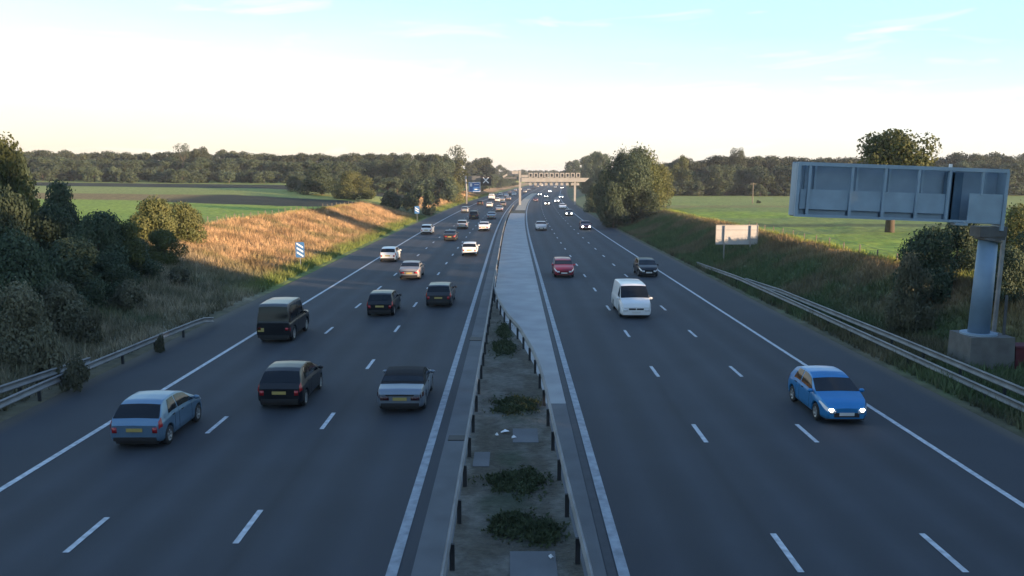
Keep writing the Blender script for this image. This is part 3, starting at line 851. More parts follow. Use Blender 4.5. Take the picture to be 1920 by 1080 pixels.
# ------------------------------------------------------------------ grass (uncountable)
def grass(name, pts_fn, n, h0, h1, w, label, seed, mat_=None):
    g = np.random.default_rng(seed)
    X, Y = pts_fn(g, n)
    Z = height(X, Y)
    col = cover(X, Y)
    n = len(X)
    h = h0 + (h1 - h0) * g.random(n) * (0.4 + 1.2 * fbm(X * 0.5, Y * 0.5, seed))
    B = 3
    Vs = []; Cs = []
    for b in range(B):
        a = g.random(n) * 6.283; lean = (g.random(n) * 0.6 + 0.1) * h; ld = g.random(n) * 6.283
        dx, dy = np.cos(a) * w * (0.6 + 0.8 * g.random(n)), np.sin(a) * w * (0.6 + 0.8 * g.random(n))
        ox, oy = (g.random(n) - .5) * .25, (g.random(n) - .5) * .25
        hh = h * (0.6 + 0.5 * g.random(n))
        p0 = np.stack([X + ox - dx, Y + oy - dy, Z - 0.04], -1)
        p1 = np.stack([X + ox + dx, Y + oy + dy, Z - 0.04], -1)
        p2 = np.stack([X + ox + np.cos(ld) * lean, Y + oy + np.sin(ld) * lean, Z + hh], -1)
        Vs.append(np.stack([p0, p1, p2], 1))
        k = (0.75 + 0.5 * g.random(n))[:, None]
        Cs.append(np.repeat((col * k)[:, None], 3, 1))
    V = np.concatenate(Vs).reshape(-1, 3); Cc = np.concatenate(Cs).reshape(-1, 3)
    F = np.arange(len(V)).reshape(-1, 3)
    o = link(name, np_mesh(name, V, F, Cc), mat_)
    tag(o, label, 'grass', kind='stuff')
    return o
m_gr = attr_mat('dry_grass', noise=0.2, nscale=0.8, bump=0, spec=0.15)
def left_pts(g, n):
    Y = 22 + 155 * g.random(n) ** 1.35; d = 0.7 + 17 * g.random(n) ** 0.9
    d = np.minimum(d, np.interp(Y, [0, 60, 99, 135, 170, 190], [16, 18, 18, 13.5, 11, 10]))
    return EDGE_L - d + curve(Y), Y
def left_far(g, n):
    Y = 205 + 200 * g.random(n); d = 0.7 + 10 * g.random(n)
    return EDGE_L - d + curve(Y), Y
def right_pts(g, n):
    Y = 22 + 120 * g.random(n) ** 1.2; d = 0.5 + 9.5 * g.random(n)
    return EDGE_R + d + curve(Y), Y
grass('verge_grass', left_pts, 75000, 0.12, 0.75, 0.03, 'dry tan and scrubby grass covering the left bank', 1, m_gr)
grass('verge_grass', left_far, 9000, 0.2, 0.8, 0.06, 'sunlit dry grass on the far left bank below the blue sign', 2, m_gr)
grass('verge_grass', right_pts, 55000, 0.12, 0.6, 0.03, 'rough green and brown grass covering the right verge', 3, m_gr)

# weeds in the median: countable clumps
def weed(px, py, w, l, h, n, label, seed):
    X, Y = gp(px, py)
    g = np.random.default_rng(seed)
    a = g.random(n) * 6.283; q = g.random(n) ** 0.85 * (1 + 0.5 * (g.random(n) < 0.12))
    e = 0.40 + 0.95 * fbm(np.cos(a) * 2.4 + 5 + q, np.sin(a) * 2.4 + 5, seed)
    x = np.cos(a) * q * w / 2 * e; y = np.sin(a) * q * l / 2 * e
    h = h * 0.55
    hh = h * np.clip(1 - 0.7 * q ** 2, .15, 1) * (0.5 + g.random(n))
    s = 0.018 + 0.025 * g.random(n)
    zz = g.random(n) * hh
    P = np.stack([x, y, zz + 0.01], -1)
    d = g.normal(size=(n, 3)); d[:, 2] = np.abs(d[:, 2]) + 0.4; d /= np.linalg.norm(d, axis=1)[:, None]
    t = np.cross(d, g.normal(size=(n, 3))); t /= np.linalg.norm(t, axis=1)[:, None]
    V = np.stack([P - t * s[:, None], P + t * s[:, None], P + d * (s * 3)[:, None]], 1).reshape(-1, 3)
    c1 = np.array([0.028, 0.042, 0.022]); c2 = np.array([0.085, 0.100, 0.050])
    k = (g.random(n) * 0.6 + 0.4 * fbm(x * 2 + 9, y * 2 + 9, seed))[:, None]
    cc = np.repeat((c1 * (1 - k) + c2 * k)[:, None], 3, 1).reshape(-1, 3)
    r = link('weed_clump', np_mesh('weed_clump', V, np.arange(len(V)).reshape(-1, 3), cc), m_gr)
    r.location = (X, Y, 0)
    tag(r, label, 'weeds', 'weed clumps in the median')
weed(945, 622, 0.9, 6.0, 0.10, 1300, 'light green weeds where the median begins to widen', 1)
weed(945, 652, 1.3, 4.0, 0.16, 2600, 'dark green weeds in the median just before the narrow end', 2)
weed(965, 762, 1.7, 2.6, 0.22, 4200, 'oval dark weed clump in the median, beyond the white litter', 3)
weed(968, 905, 1.7, 2.0, 0.24, 5200, 'weed clump in the median, second nearest to the camera', 4)
weed(960, 985, 1.15, 1.6, 0.25, 5000, 'dark weed clump nearest to the camera, on the left of the median', 5)
weed(1015, 1000, 1.0, 1.4, 0.25, 4500, 'dark weed clump nearest to the camera, on the right of the median', 6)

# ------------------------------------------------------------------ fences, posts
def fence(p0, p1, n, label, h=0.95):
    r = empty('field_fence', (p0[0], p0[1], hz(*p0))); tag(r, label, 'fence')
    pts = []
    for i in range(n):
        t = i / (n - 1); x = p0[0] + (p1[0] - p0[0]) * t; y = p0[1] + (p1[1] - p0[1]) * t; pts.append((x, y, hz(x, y)))
        MB().box(-.04, .04, -.04, .04, -.2, h).build('post', M['wood'], r, loc=(x - p0[0], y - p0[1], hz(x, y) - hz(*p0)))
    for z in (0.3, 0.55, 0.8):
        mb = MB()
        for a, b in zip(pts[:-1], pts[1:]):
            mb.bar((a[0] - p0[0], a[1] - p0[1], a[2] + z - hz(*p0)), (b[0] - p0[0], b[1] - p0[1], b[2] + z - hz(*p0)), 0.012, 0.012)
        mb.build('wire', M['galv_dark'], r)
fence((-36.5, 90), (-28.8, 172), 34, 'wooden post and wire fence along the crest of the left bank')
fence((26.3, 50), (27.5, 96), 15, 'low weathered fence between the right verge and the green field', 0.75)

# utility pole in the right field
X, Y = gp(1411, 376, 2.9)
pr = empty('utility_pole', (X, Y, hz(X, Y))); tag(pr, 'thin wooden pole with a short crossbar in the right hand field', 'pole')
MB().tube([(0, 0, -.2), (0, 0, 4.9)], [0.13, 0.10], 8).build('pole', M['wood'], pr)
MB().bar((-0.7, 0, 4.6), (0.7, 0, 4.6), 0.12, 0.14).build('crossbar', M['wood'], pr)
plant('shrub', X + 1.6, Y + 1, 0.9, 1.6, M['leaf_dark'], 'little dark bush beside the pole in the field', 'bush', i=0)

# marker posts on the left verge
def marker(px, Y, zb, bh, bw, bars, label):
    X = at(px, 400, Y)[0]; g0 = hz(X, Y)
    r = empty('countdown_marker', (X, Y, g0)); tag(r, label, 'road sign', 'countdown markers on the left verge')
    MB().box(-.03, .03, .03, .09, -.2, zb + bh - g0 - .1).build('post', M['galv'], r)
    mb = MB(); b0 = zb - g0
    n = 6; pts = []
    rc = 0.12
    for cx, cz, a0 in ((bw / 2 - rc, b0 + bh - rc, 0), (-bw / 2 + rc, b0 + bh - rc, 90), (-bw / 2 + rc, b0 + rc, 180), (bw / 2 - rc, b0 + rc, 270)):
        for k in range(n + 1):
            a = R(a0 + 90 * k / n); pts.append((cx + rc * math.cos(a), cz + rc * math.sin(a)))
    m_ = len(pts)
    mb.add([(p[0], 0.0, p[1]) for p in pts] + [(p[0], 0.02, p[1]) for p in pts], [tuple(range(m_)), tuple(range(2 * m_ - 1, m_ - 1, -1))] + [(i, (i + 1) % m_, m_ + (i + 1) % m_, m_ + i)[::-1] for i in range(m_)])
    mb.build('board', M['marker_blue'], r)
    for k in range(bars):
        zc = b0 + bh * (k + 0.75 + (3 - bars) * .5) / 3.5
        w = bw * 0.36; t = bh * 0.060
        q = MB().add([(-w, -0.004, zc + w * 0.62 + t), (-w, -0.004, zc + w * 0.62 - t), (w, -0.004, zc - w * 0.62 - t), (w, -0.004, zc - w * 0.62 + t)], [(0, 1, 2, 3)])
        q.build('stripe', M['white'], r)
marker(560, 78, 1.05, 1.45, 0.84, 3, 'blue marker board with three white diagonal stripes at the foot of the sunlit bank')
marker(782, 160, 1.5, 1.45, 0.95, 2, 'distant blue marker board with two white diagonal stripes beside the left shoulder')

# back of a road sign on the right verge
Y = 80.0
xl, _, zt = at(1343, 422, Y); xr_, _, zb = at(1420, 458, Y)
Xc = (xl + xr_) / 2; g0 = hz(Xc, Y)
sr = empty('verge_sign', (Xc, Y, g0)); tag(sr, 'back of a pale rectangular sign on two posts on the right verge', 'road sign')
w2 = (xr_ - xl) / 2
MB().box(-w2, w2, 0, .03, zb - g0, zt - g0).build('panel', mat('bare_sign_back', (0.42, 0.41, 0.40), 0.5, 0.2, var=0.1, scale=1.0), sr)
for px in (1358, 1407):
    x = at(px, 440, Y)[0] - Xc
    MB().tube([(x, -0.07, -1.0), (x, -0.07, zt - g0 - .05)], 0.075, 8).build('post', M['gantry_cream'], sr, True)
for zz in (0.25, 0.75):
    z = (zb + (zt - zb) * zz) - g0
    MB().box(-w2 + .08, w2 - .08, -0.03, -0.002, z - .03, z + .03).build('stiffener', M['galv'], sr)
MB().box(-w2, w2, -0.05, 0.0, zt - g0 - .03, zt - g0 + .03).box(-w2, w2, -0.05, 0, zb - g0 - .03, zb - g0 + .03).box(-w2 - .03, -w2 + .03, -0.05, 0, zb - g0, zt - g0).box(w2 - .03, w2 + .03, -0.05, 0, zb - g0, zt - g0).build('frame', M['gantry_cream'], sr)

# ------------------------------------------------------------------ big cantilever sign on the right (seen from behind)
GY = 37.4
root = empty('cantilever_sign', (21.45, GY, 0))
tag(root, 'big grey cantilever motorway sign seen from behind, on a thick round column', 'gantry sign')
ROLL = R(2.1)
cx0, _, z_tl = at(1499, 303, GY - .6)
cx1, _, z_tr = at(1893, 318, GY - .6)
zbl = at(1499, 406, GY - .6)[2]
Wd = cx1 - cx0; Hh = z_tl - zbl
fr = Matrix.Translation((cx0 - 21.45, -0.6, z_tl)) @ Matrix.Rotation(ROLL, 4, 'Y')
# local frame: x right 0..Wd, z down negative 0..-Hh, y depth 0 (camera side) .. D
D_ = 0.8
def gb(name, boxes, m_, parent=root):
    mb = MB()
    for b in boxes: mb.box(*b, mtx=fr)
    return mb.build(name, m_, parent)
gb('sign_board', [(0.03, Wd - .03, D_ - .05, D_, -Hh + .02, -.02)], M['gantry_panel'])
gb('top_beam', [(-.02, Wd + .02, -.02, .16, -.16, 0), (-.02, Wd + .02, .66, D_ + .02, -.1, 0.004)], M['gantry_blue'])
gb('bottom_beam', [(-.02, Wd - .2, -.02, .14, -Hh, -Hh + .11)], M['gantry_blue'])
gb('floor_plate', [(0.0, Wd - .2, .143, D_ - .06, -Hh + .01, -Hh + .05)], M['galv_dark'])
gb('end_plate', [(-.03, 0.04, .165, D_ + .01, -Hh + .05, -.05)], M['gantry_blue'])
gb('end_post', [(-.04, 0.10, -.03, .10, -Hh + .11, -.16)], M['gantry_blue'])
gb('end_plate', [(Wd - .04, Wd + .03, .165, D_ + .01, -Hh - .1, -.05)], M['gantry_blue'])
gb('end_post', [(Wd - .10, Wd + .04, -.03, .12, -Hh - .3, -.16)], M['gantry_blue'])
ribs = [(px - 1499) / 394 * Wd for px in (1521, 1601, 1663, 1726, 1784, 1846)]
for k, x in enumerate(ribs):
    lo = -Hh + .11 if k < 5 else -Hh * .49
    gb('rib', [(x - .055, x + .055, -.01, .10, lo, -.16)], M['gantry_blue'])
    gb('inner_rib', [(x + .42, x + .52, D_ - .2, D_ - .05, -Hh + .06, -.06)], M['gantry_blue'])
edges = [0.12] + ribs[:4] + [ribs[4]]
for a, b in zip(edges[:-1], edges[1:]):
    gb('lower_panel', [(a + .07, b - .07, .12, .16, -Hh + .35, -Hh * .49)], M['gantry_blue'])
    gb('lower_panel', [(a + .07, b - .07, .28, .32, -Hh + .06, -Hh + .33)], M['gantry_panel'])
gb('lower_panel', [(ribs[4] + .95, Wd - .12, .02, .06, -Hh - .02, -Hh * .46)], M['gantry_blue'])
gb('access_door', [(ribs[4] + .08, ribs[4] + .9, .60, .64, -Hh + .06, -.2)], mat('deep_blue_panel', (0.07, 0.13, 0.20), 0.4, 0.2, var=0.1))
gb('ladder_box', [(ribs[4] + .4, ribs[4] + .95, -.10, .35, -Hh - .12, -Hh - .02)], M['gantry_blue'])
gb('marker_lamp', [(ribs[4] - .06, ribs[4] + .04, .0, .12, .0, .14)], M['white'])
gb('rib', [(Wd * .0 + .20, .27, .30, .4, -Hh + .1, -.1), (0.45, .52, .45, .55, -Hh + .1, -.1)], M['gantry_panel'])
# support below the box, column, plinth
z_pl = 1.5
bx = 0.05
MB().box(-.55, .65, -.5, .35, 6.0, 6.45).box(-.30, .62, -.45, .30, 5.85, 6.0).build('bracket', M['galv_dark'], root)
MB().tube([(0.0, 0, z_pl), (0.12, 0, 5.82)], [0.46, 0.40], 20).build('column', M['gantry_pole'], root, True)
MB().tube([(0.10, 0, 5.80), (0.12, 0, 5.9)], [0.58, 0.58], 20).build('flange', M['galv_dark'], root)
MB().tube([(0.0, 0, z_pl), (0.0, 0, z_pl + .08)], [0.78, 0.78], 20).build('base_flange', M['gantry_blue'], root)
MB().bar((0.82, 0.2, z_pl), (0.95, 0.2, 6.4), 0.14).build('cable_duct', M['galv'], root)
MB().tube([(1.05, -.2, 1.2), (1.05, -.2, 3.2), (1.05, -.2, 3.3)], [0.07, .07, .07], 6).build('conduit', M['galv_dark'], root)
MB().box(-.85, 1.2, -.95, 1.0, -.2, z_pl, taper=0.04).build('plinth', M['concrete'], root)
cab = empty('roadside_cabinet', (23.6, 36.9, 0.0)); tag(cab, 'dark red cabinet beside the concrete plinth at the right edge', 'cabinet')
MB().box(-.9, .9, -.4, .4, -.2, 1.05).build('case', M['cabinet'], cab)
MB().box(-.95, .95, -.45, .45, 1.05, 1.12, taper=.03).build('lid', M['cabinet'], cab)

# ------------------------------------------------------------------ far gantry over the right carriageway
FY = 252
gx, _, gzt = at(975, 320, FY)
gxr = at(1105, 336, FY)[0]
zb0 = at(975, 341, FY)[2]; zb1 = at(975, 333.5, FY)[2]
root = empty('far_gantry', (gx, FY, 0)); tag(root, 'pale steel gantry spanning the right carriageway in the distance', 'gantry')
MB().box(-.34, .34, -.3, .3, 0, gzt).build('column', M['gantry_cream'], root)
Lg = gxr - gx
MB().add([(.43, -.5, zb0), (Lg - 1.4, -.5, zb0), (Lg, -.5, zb1), (.43, -.5, zb1), (.43, .5, zb0), (Lg - 1.4, .5, zb0), (Lg, .5, zb1), (.43, .5, zb1)],
     [(0, 1, 2, 3), (7, 6, 5, 4), (0, 4, 5, 1), (1, 5, 6, 2), (2, 6, 7, 3), (3, 7, 4, 0)]).build('beam', M['gantry_cream'], root)
cxr = at(1078, 350, FY)[0] - gx
MB().box(cxr - .3, cxr + .3, -.3, .3, 0, zb0 + .05).build('column', M['gantry_cream'], root)
z_s0 = at(975, 333, FY)[2]; z_s1 = at(975, 324, FY)[2]
MB().box(.43, 2.4, -.3, .3, z_s0 + .1, z_s0 + .8).build('cabinet', M['gantry_cream'], root)
for k in range(10):
    x0 = at(991 + k * 9.9, 330, FY)[0] - gx; x1 = at(998.5 + k * 9.9, 330, FY)[0] - gx
    p = MB().box(x0, x0 + .28, -.35, .35, z_s0 + .02, z_s1).box(x1 - .28, x1, -.35, .35, z_s0 + .02, z_s1).box(x0 + .28, x1 - .28, -.35, .35, z_s1 - .3, z_s1 - .01).box(x0 + .28, x1 - .28, -.35, .35, z_s0 + .02, z_s0 + .25).build('signal_frame', M['gantry_cream'], root)
    MB().box(x0 + .28, x1 - .28, .0, .06, z_s0 + .25, z_s1 - .3).build('signal_back', M['galv_dark'], p)
    MB().box(x0 + .1, x1 - .25, -.3, .2, zb0 - 1.05, zb0 - .35).bar((x0 + .5, 0, zb0 - .4), (x0 + .5, 0, zb0), .12).build('lane_lamp_box', M['gantry_cream'], root)
cxl = at(959.5, 330, FY)[0] - gx
MB().box(cxl, -.43, -.2, .1, at(960, 326, FY)[2], at(960, 320.5, FY)[2]).build('side_sign', M['gantry_cream'], root)
MB().bar((at(943, 330, FY)[0] - gx, 0, at(943, 330, FY)[2] - .3), (at(951, 326, FY)[0] - gx, 0, at(951, 326, FY)[2] - .2), .3, .55).build('camera_arm', M['gantry_cream'], root)
MB().box(at(943, 330, FY)[0] - gx, -.43, .15, .35, at(960, 335, FY)[2], at(960, 331.5, FY)[2]).build('side_beam', M['galv_dark'], root)

# left cantilever post with blue direction sign and dark lane signal
FY = 262
x0, _, zt = at(874, 330, FY)
root = empty('sign_post', (x0, FY, hz(x0, FY))); g0 = hz(x0, FY)
tag(root, 'tall white post on the far left verge carrying a blue direction sign', 'sign gantry')
MB().tube([(0, 0, -.3), (0.15, 0, 3.5), (-.15, 0, zt - g0)], [.32, .30, .28], 10).build('post', M['gantry_cream'], root, True)
a = at(878.5, 341, FY); b = at(901, 360, FY)
MB().box(a[0] - x0, b[0] - x0, -.32, -.25, b[2] - g0, a[2] - g0).build('sign_panel', M['sign_blue'], root)
sx = a[0] - x0; sw = b[0] - a[0]; sz = b[2] - g0; sh = a[2] - b[2]
for (u0, u1, v0, v1, mm) in ((.02, .98, .93, .97, 'white'), (.02, .98, .03, .06, 'white'), (.02, .05, .06, .93, 'white'), (.95, .98, .06, .93, 'white'), (.12, .30, .55, .85, 'white'), (.5, .9, .22, .30, 'white'), (.48, .85, .70, .77, 'white')):
    MB().box(sx + sw * u0, sx + sw * u1, -.345, -.325, sz + sh * v0, sz + sh * v1).build('white_mark', M['white'], root)
a = at(876, 330, FY); b = at(905, 339, FY)
MB().box(a[0] - x0 + .3, b[0] - x0, -.1, .5, b[2] - g0, a[2] - g0).build('arm_cabinet', M['galv_dark'], root)
a = at(901, 330, FY); b = at(921, 348, FY)
MB().box(a[0] - x0, b[0] - x0, -.15, .15, b[2] - g0, a[2] - g0).build('signal_case', M['black'], root)
c_ = at(911, 338, FY); cx = c_[0] - x0; cz = c_[2] - g0
MB().bar((cx - .85, -.22, cz - .85), (cx + .85, -.22, cz + .85), .12, .3).bar((cx - .85, -.25, cz + .85), (cx + .85, -.25, cz - .85), .12, .3).build('cross', M['white'], root)

# ------------------------------------------------------------------ vehicles
PAINT = {}
def paint(name, col, metal=0.35):
    if name not in PAINT:
        PAINT[name] = mat('paint_' + name, col, 0.34, metal, spec=0.3, coat=0.3, var=0.04, scale=1.5)
    return PAINT[name]
P_SILVER = paint('silver', (0.34, 0.375, 0.40), 0.5)
P_WHITE = paint('white', (0.70, 0.71, 0.71), 0.0)
P_BLACK = paint('black', (0.007, 0.008, 0.011), 0.0)
P_DGREY = paint('dark_grey', (0.028, 0.031, 0.036), 0.2)
P_GREY = paint('grey', (0.18, 0.19, 0.20), 0.5)
P_RGREY = paint('roof_grey', (0.10, 0.11, 0.12), 0.2)
P_BLUE = paint('blue', (0.03, 0.21, 0.47), 0.3)
P_LBLUE = paint('silver_blue', (0.14, 0.235, 0.335), 0.5)
P_RED = paint('red', (0.19, 0.014, 0.028), 0.1)
P_MAROON = paint('maroon', (0.10, 0.012, 0.03), 0.3)
P_BEIGE = paint('champagne', (0.25, 0.25, 0.26), 0.3)

SPEC = {
 'hatch': dict(L=3.95, W=1.72, top=[(0, .72), (.05, .90), (.14, 1.0), (.42, 1.33), (.62, 1.41), (1.2, 1.455), (1.9, 1.45), (2.35, 1.36), (3.08, .98), (3.55, .88), (3.8, .78), (3.95, .62)], belt=[(0, .86), (1, .95), (3, .90), (3.6, .80), (3.95, .58)],
               rw=(.13, .44), ws=(2.42, 3.02), sw=(.62, 2.9, 1.65), wr=.31, wy=(.62, 3.17), tail='tall'),
 'small_hatch': dict(L=3.85, W=1.74, top=[(0, .74), (.05, .92), (.13, 1.0), (.50, 1.36), (.80, 1.455), (1.3, 1.49), (1.8, 1.48), (2.2, 1.39), (3.0, .99), (3.45, .89), (3.7, .78), (3.85, .60)], belt=[(0, .88), (1, .97), (2.9, .92), (3.5, .80), (3.85, .56)],
               rw=(.14, .54), ws=(2.28, 2.95), sw=(.72, 2.8, 1.45), wr=.31, wy=(.66, 3.12), tail='tall', tum=.36),
 'estate': dict(L=4.45, W=1.77, top=[(0, .75), (.05, .92), (.12, 1.02), (.36, 1.38), (.55, 1.45), (1.5, 1.49), (2.2, 1.46), (2.6, 1.38), (3.35, 1.0), (4.0, .88), (4.3, .76), (4.45, .62)], belt=[(0, .9), (1, .96), (3.3, .92), (4.1, .80), (4.45, .58)],
               rw=(.13, .38), ws=(2.66, 3.28), sw=(.55, 3.15, 1.95), wr=.32, wy=(.80, 3.58), tail='tall'),
 'saloon': dict(L=4.5, W=1.77, top=[(0, .70), (.04, .90), (.12, .96), (.65, 1.00), (1.35, 1.34), (1.7, 1.41), (2.2, 1.43), (2.6, 1.36), (3.35, .98), (4.0, .86), (4.35, .74), (4.5, .60)], belt=[(0, .86), (.7, .94), (3.3, .91), (4.1, .78), (4.5, .56)],
               rw=(.78, 1.36), ws=(2.68, 3.28), sw=(1.05, 3.1, 2.1), wr=.32, wy=(.85, 3.62), tail='wide'),
 'suv': dict(L=4.5, W=1.85, top=[(0, .85), (.05, 1.05), (.12, 1.15), (.32, 1.58), (.5, 1.66), (1.4, 1.70), (2.1, 1.68), (2.5, 1.60), (3.25, 1.12), (4.0, 1.04), (4.35, .92), (4.5, .72)], belt=[(0, 1.02), (1, 1.08), (3.2, 1.05), (4.1, .95), (4.5, .66)],
               rw=(.12, .33), ws=(2.56, 3.15), sw=(.5, 3.0, 1.85), wr=.36, wy=(.85, 3.6), tail='tall'),
 'offroader': dict(L=4.45, W=1.80, top=[(0, 1.02), (.03, 1.12), (.07, 1.18), (.13, 1.94), (.30, 2.06), (1.5, 2.10), (2.6, 2.08), (2.85, 2.0), (3.15, 1.20), (3.4, 1.13), (4.3, 1.10), (4.42, 1.02), (4.45, .90)], belt=[(0, 1.08), (1, 1.12), (3.2, 1.12), (4.2, 1.05), (4.45, .85)],
               rw=(.035, .17), ws=(2.86, 3.13), sw=(.35, 2.9, 1.7), wr=.39, wy=(.85, 3.5), tail='small', tum=.12, roofmat=True),
 'van': dict(L=4.9, W=1.92, top=[(0, 1.0), (.03, 1.2), (.08, 1.4), (.16, 1.85), (.3, 1.93), (2.0, 1.97), (3.2, 1.95), (3.5, 1.86), (4.2, 1.22), (4.35, 1.12), (4.75, .98), (4.86, .82), (4.9, .66)], belt=[(0, 1.05), (1, 1.15), (4.0, 1.10), (4.5, .95), (4.9, .60)],
               rw=(.08, .15), ws=(3.46, 4.20), sw=(2.95, 4.05, 9), wr=.34, wy=(.95, 3.95), tail='tall', tum=.16, van=True),
 'convertible': dict(L=4.25, W=1.77, top=[(0, .68), (.04, .86), (.12, .93), (.72, .97), (1.28, 1.24), (1.6, 1.31), (2.1, 1.33), (2.4, 1.27), (3.05, .93), (3.7, .82), (4.1, .70), (4.25, .56)], belt=[(0, .82), (.8, .90), (3.1, .86), (3.8, .75), (4.25, .52)],
               rw=(.86, 1.14), ws=(2.46, 2.98), sw=(1.35, 2.85, 9), wr=.32, wy=(.85, 3.4), tail='wide', soft=True),
}
for s_ in SPEC.values():
    s_.setdefault('tum', .30)

class Body:
    def __init__(self, S):
        self.S = S
        self.L = S['L']; self.hw = S['W'] / 2
        yy = np.arange(0, self.L + .001, 0.01)
        t = np.interp(yy, *zip(*S['top'])); k = 7
        pad = np.concatenate([np.full(k, t[0]), t, np.full(k, t[-1])])
        t = np.convolve(pad, np.ones(2 * k + 1) / (2 * k + 1), 'valid')
        self.yy = yy; self.tt = t
        self.bb = np.minimum(np.interp(yy, *zip(*S['belt'])), t - .02)
    def sec(self, y, arch=True):
        S = self.S; L = self.L
        top = float(np.interp(y, self.yy, self.tt)); belt = float(np.interp(y, self.yy, self.bb))
        e = np.interp(y, [0, .05, .15, .35, L - .75, L - .35, L - .12, L], [.84, .915, .96, .99, 1, .945, .85, .72])
        if S.get('van') or S.get('roofmat'):
            e = np.interp(y, [0, .04, .1, .2, L - .6, L - .3, L - .08, L], [.95, .975, .99, 1, 1, .98, .93, .87])
        hw = self.hw * float(e)
        zb = 0.22 + (0.06 if S.get('roofmat') else 0)
        zb += float(np.interp(y, [0, .12, .3, L - .5, L - .15, L], [.09, .04, 0, 0, .0, .03]))
        h = max(top - belt, 0.0)
        c = min(h / 0.25, 1.0)
        xb = hw * .955
        xr = max(xb - S['tum'] * h * (1 if not c < 1 else 1), hw * .35)
        xr = xr * c + hw * .90 * (1 - c)
        pts = [(hw * .90, zb), (hw * .985, zb + .09), (hw, zb + (belt - zb) * .55), (hw * .992, belt - .10), (xb, belt),
               (xb * .45 + xr * .55 + .012 * c, belt + h * .5), (xr, belt + h * (1 - .10)), (xr * .93, top - .022 * c), (xr * .5, top - .002), (0, top + .006)]
        if arch:
            for wy in S['wy']:
                d = y - wy; Ra = S['wr'] + .06
                if abs(d) < Ra:
                    az = S['wr'] + math.sqrt(Ra * Ra - d * d)
                    pts = [(x, max(z, az + .015 * i)) if i < 3 else (x, z) for i, (x, z) in enumerate(pts)]
        return pts
    def P(self, y, v, sx=1, off=0.0):
        """point on the skin, v 0..9, catmull-rom between section points"""
        def ev(y, v):
            p = self.sec(y, False)
            i = min(int(v), 8); t = v - i
            q = [p[max(i - 1, 0)], p[i], p[i + 1], p[i + 2] if i + 2 <= 9 else (-p[8][0], p[8][1])]
            r = []
            for k in (0, 1):
                a, b, c, d = q[0][k], q[1][k], q[2][k], q[3][k]
                r.append(.5 * ((2 * b) + (-a + c) * t + (2 * a - 5 * b + 4 * c - d) * t * t + (-a + 3 * b - 3 * c + d) * t ** 3))
            return Vector((r[0], y - self.L / 2, r[1]))
        p = ev(y, v)
        if off:
            e = .02
            du = ev(min(y + e, self.L), v) - ev(max(y - e, 0), v); dv = ev(y, min(v + e, 9)) - ev(y, max(v - e, 0))
            n = du.cross(dv)
            if n.length > 1e-9:
                n.normalize()
                if n.dot(Vector((p.x, 0, p.z - .6))) < 0: n = -n
                p = p + n * off
        return Vector((p.x * sx, p.y, p.z))
    def grid(self, fn, nu, nv, mb=None):
        """fn(a,b)->Vector"""
        mb = mb or MB()
        base = len(mb.v)
        for i in range(nu + 1):
            for j in range(nv + 1): mb.v.append(tuple(fn(i / nu, j / nv)))
        for i in range(nu):
            for j in range(nv):
                a = base + i * (nv + 1) + j
                mb.f.append((a, a + 1, a + nv + 2, a + nv + 1))
        return mb

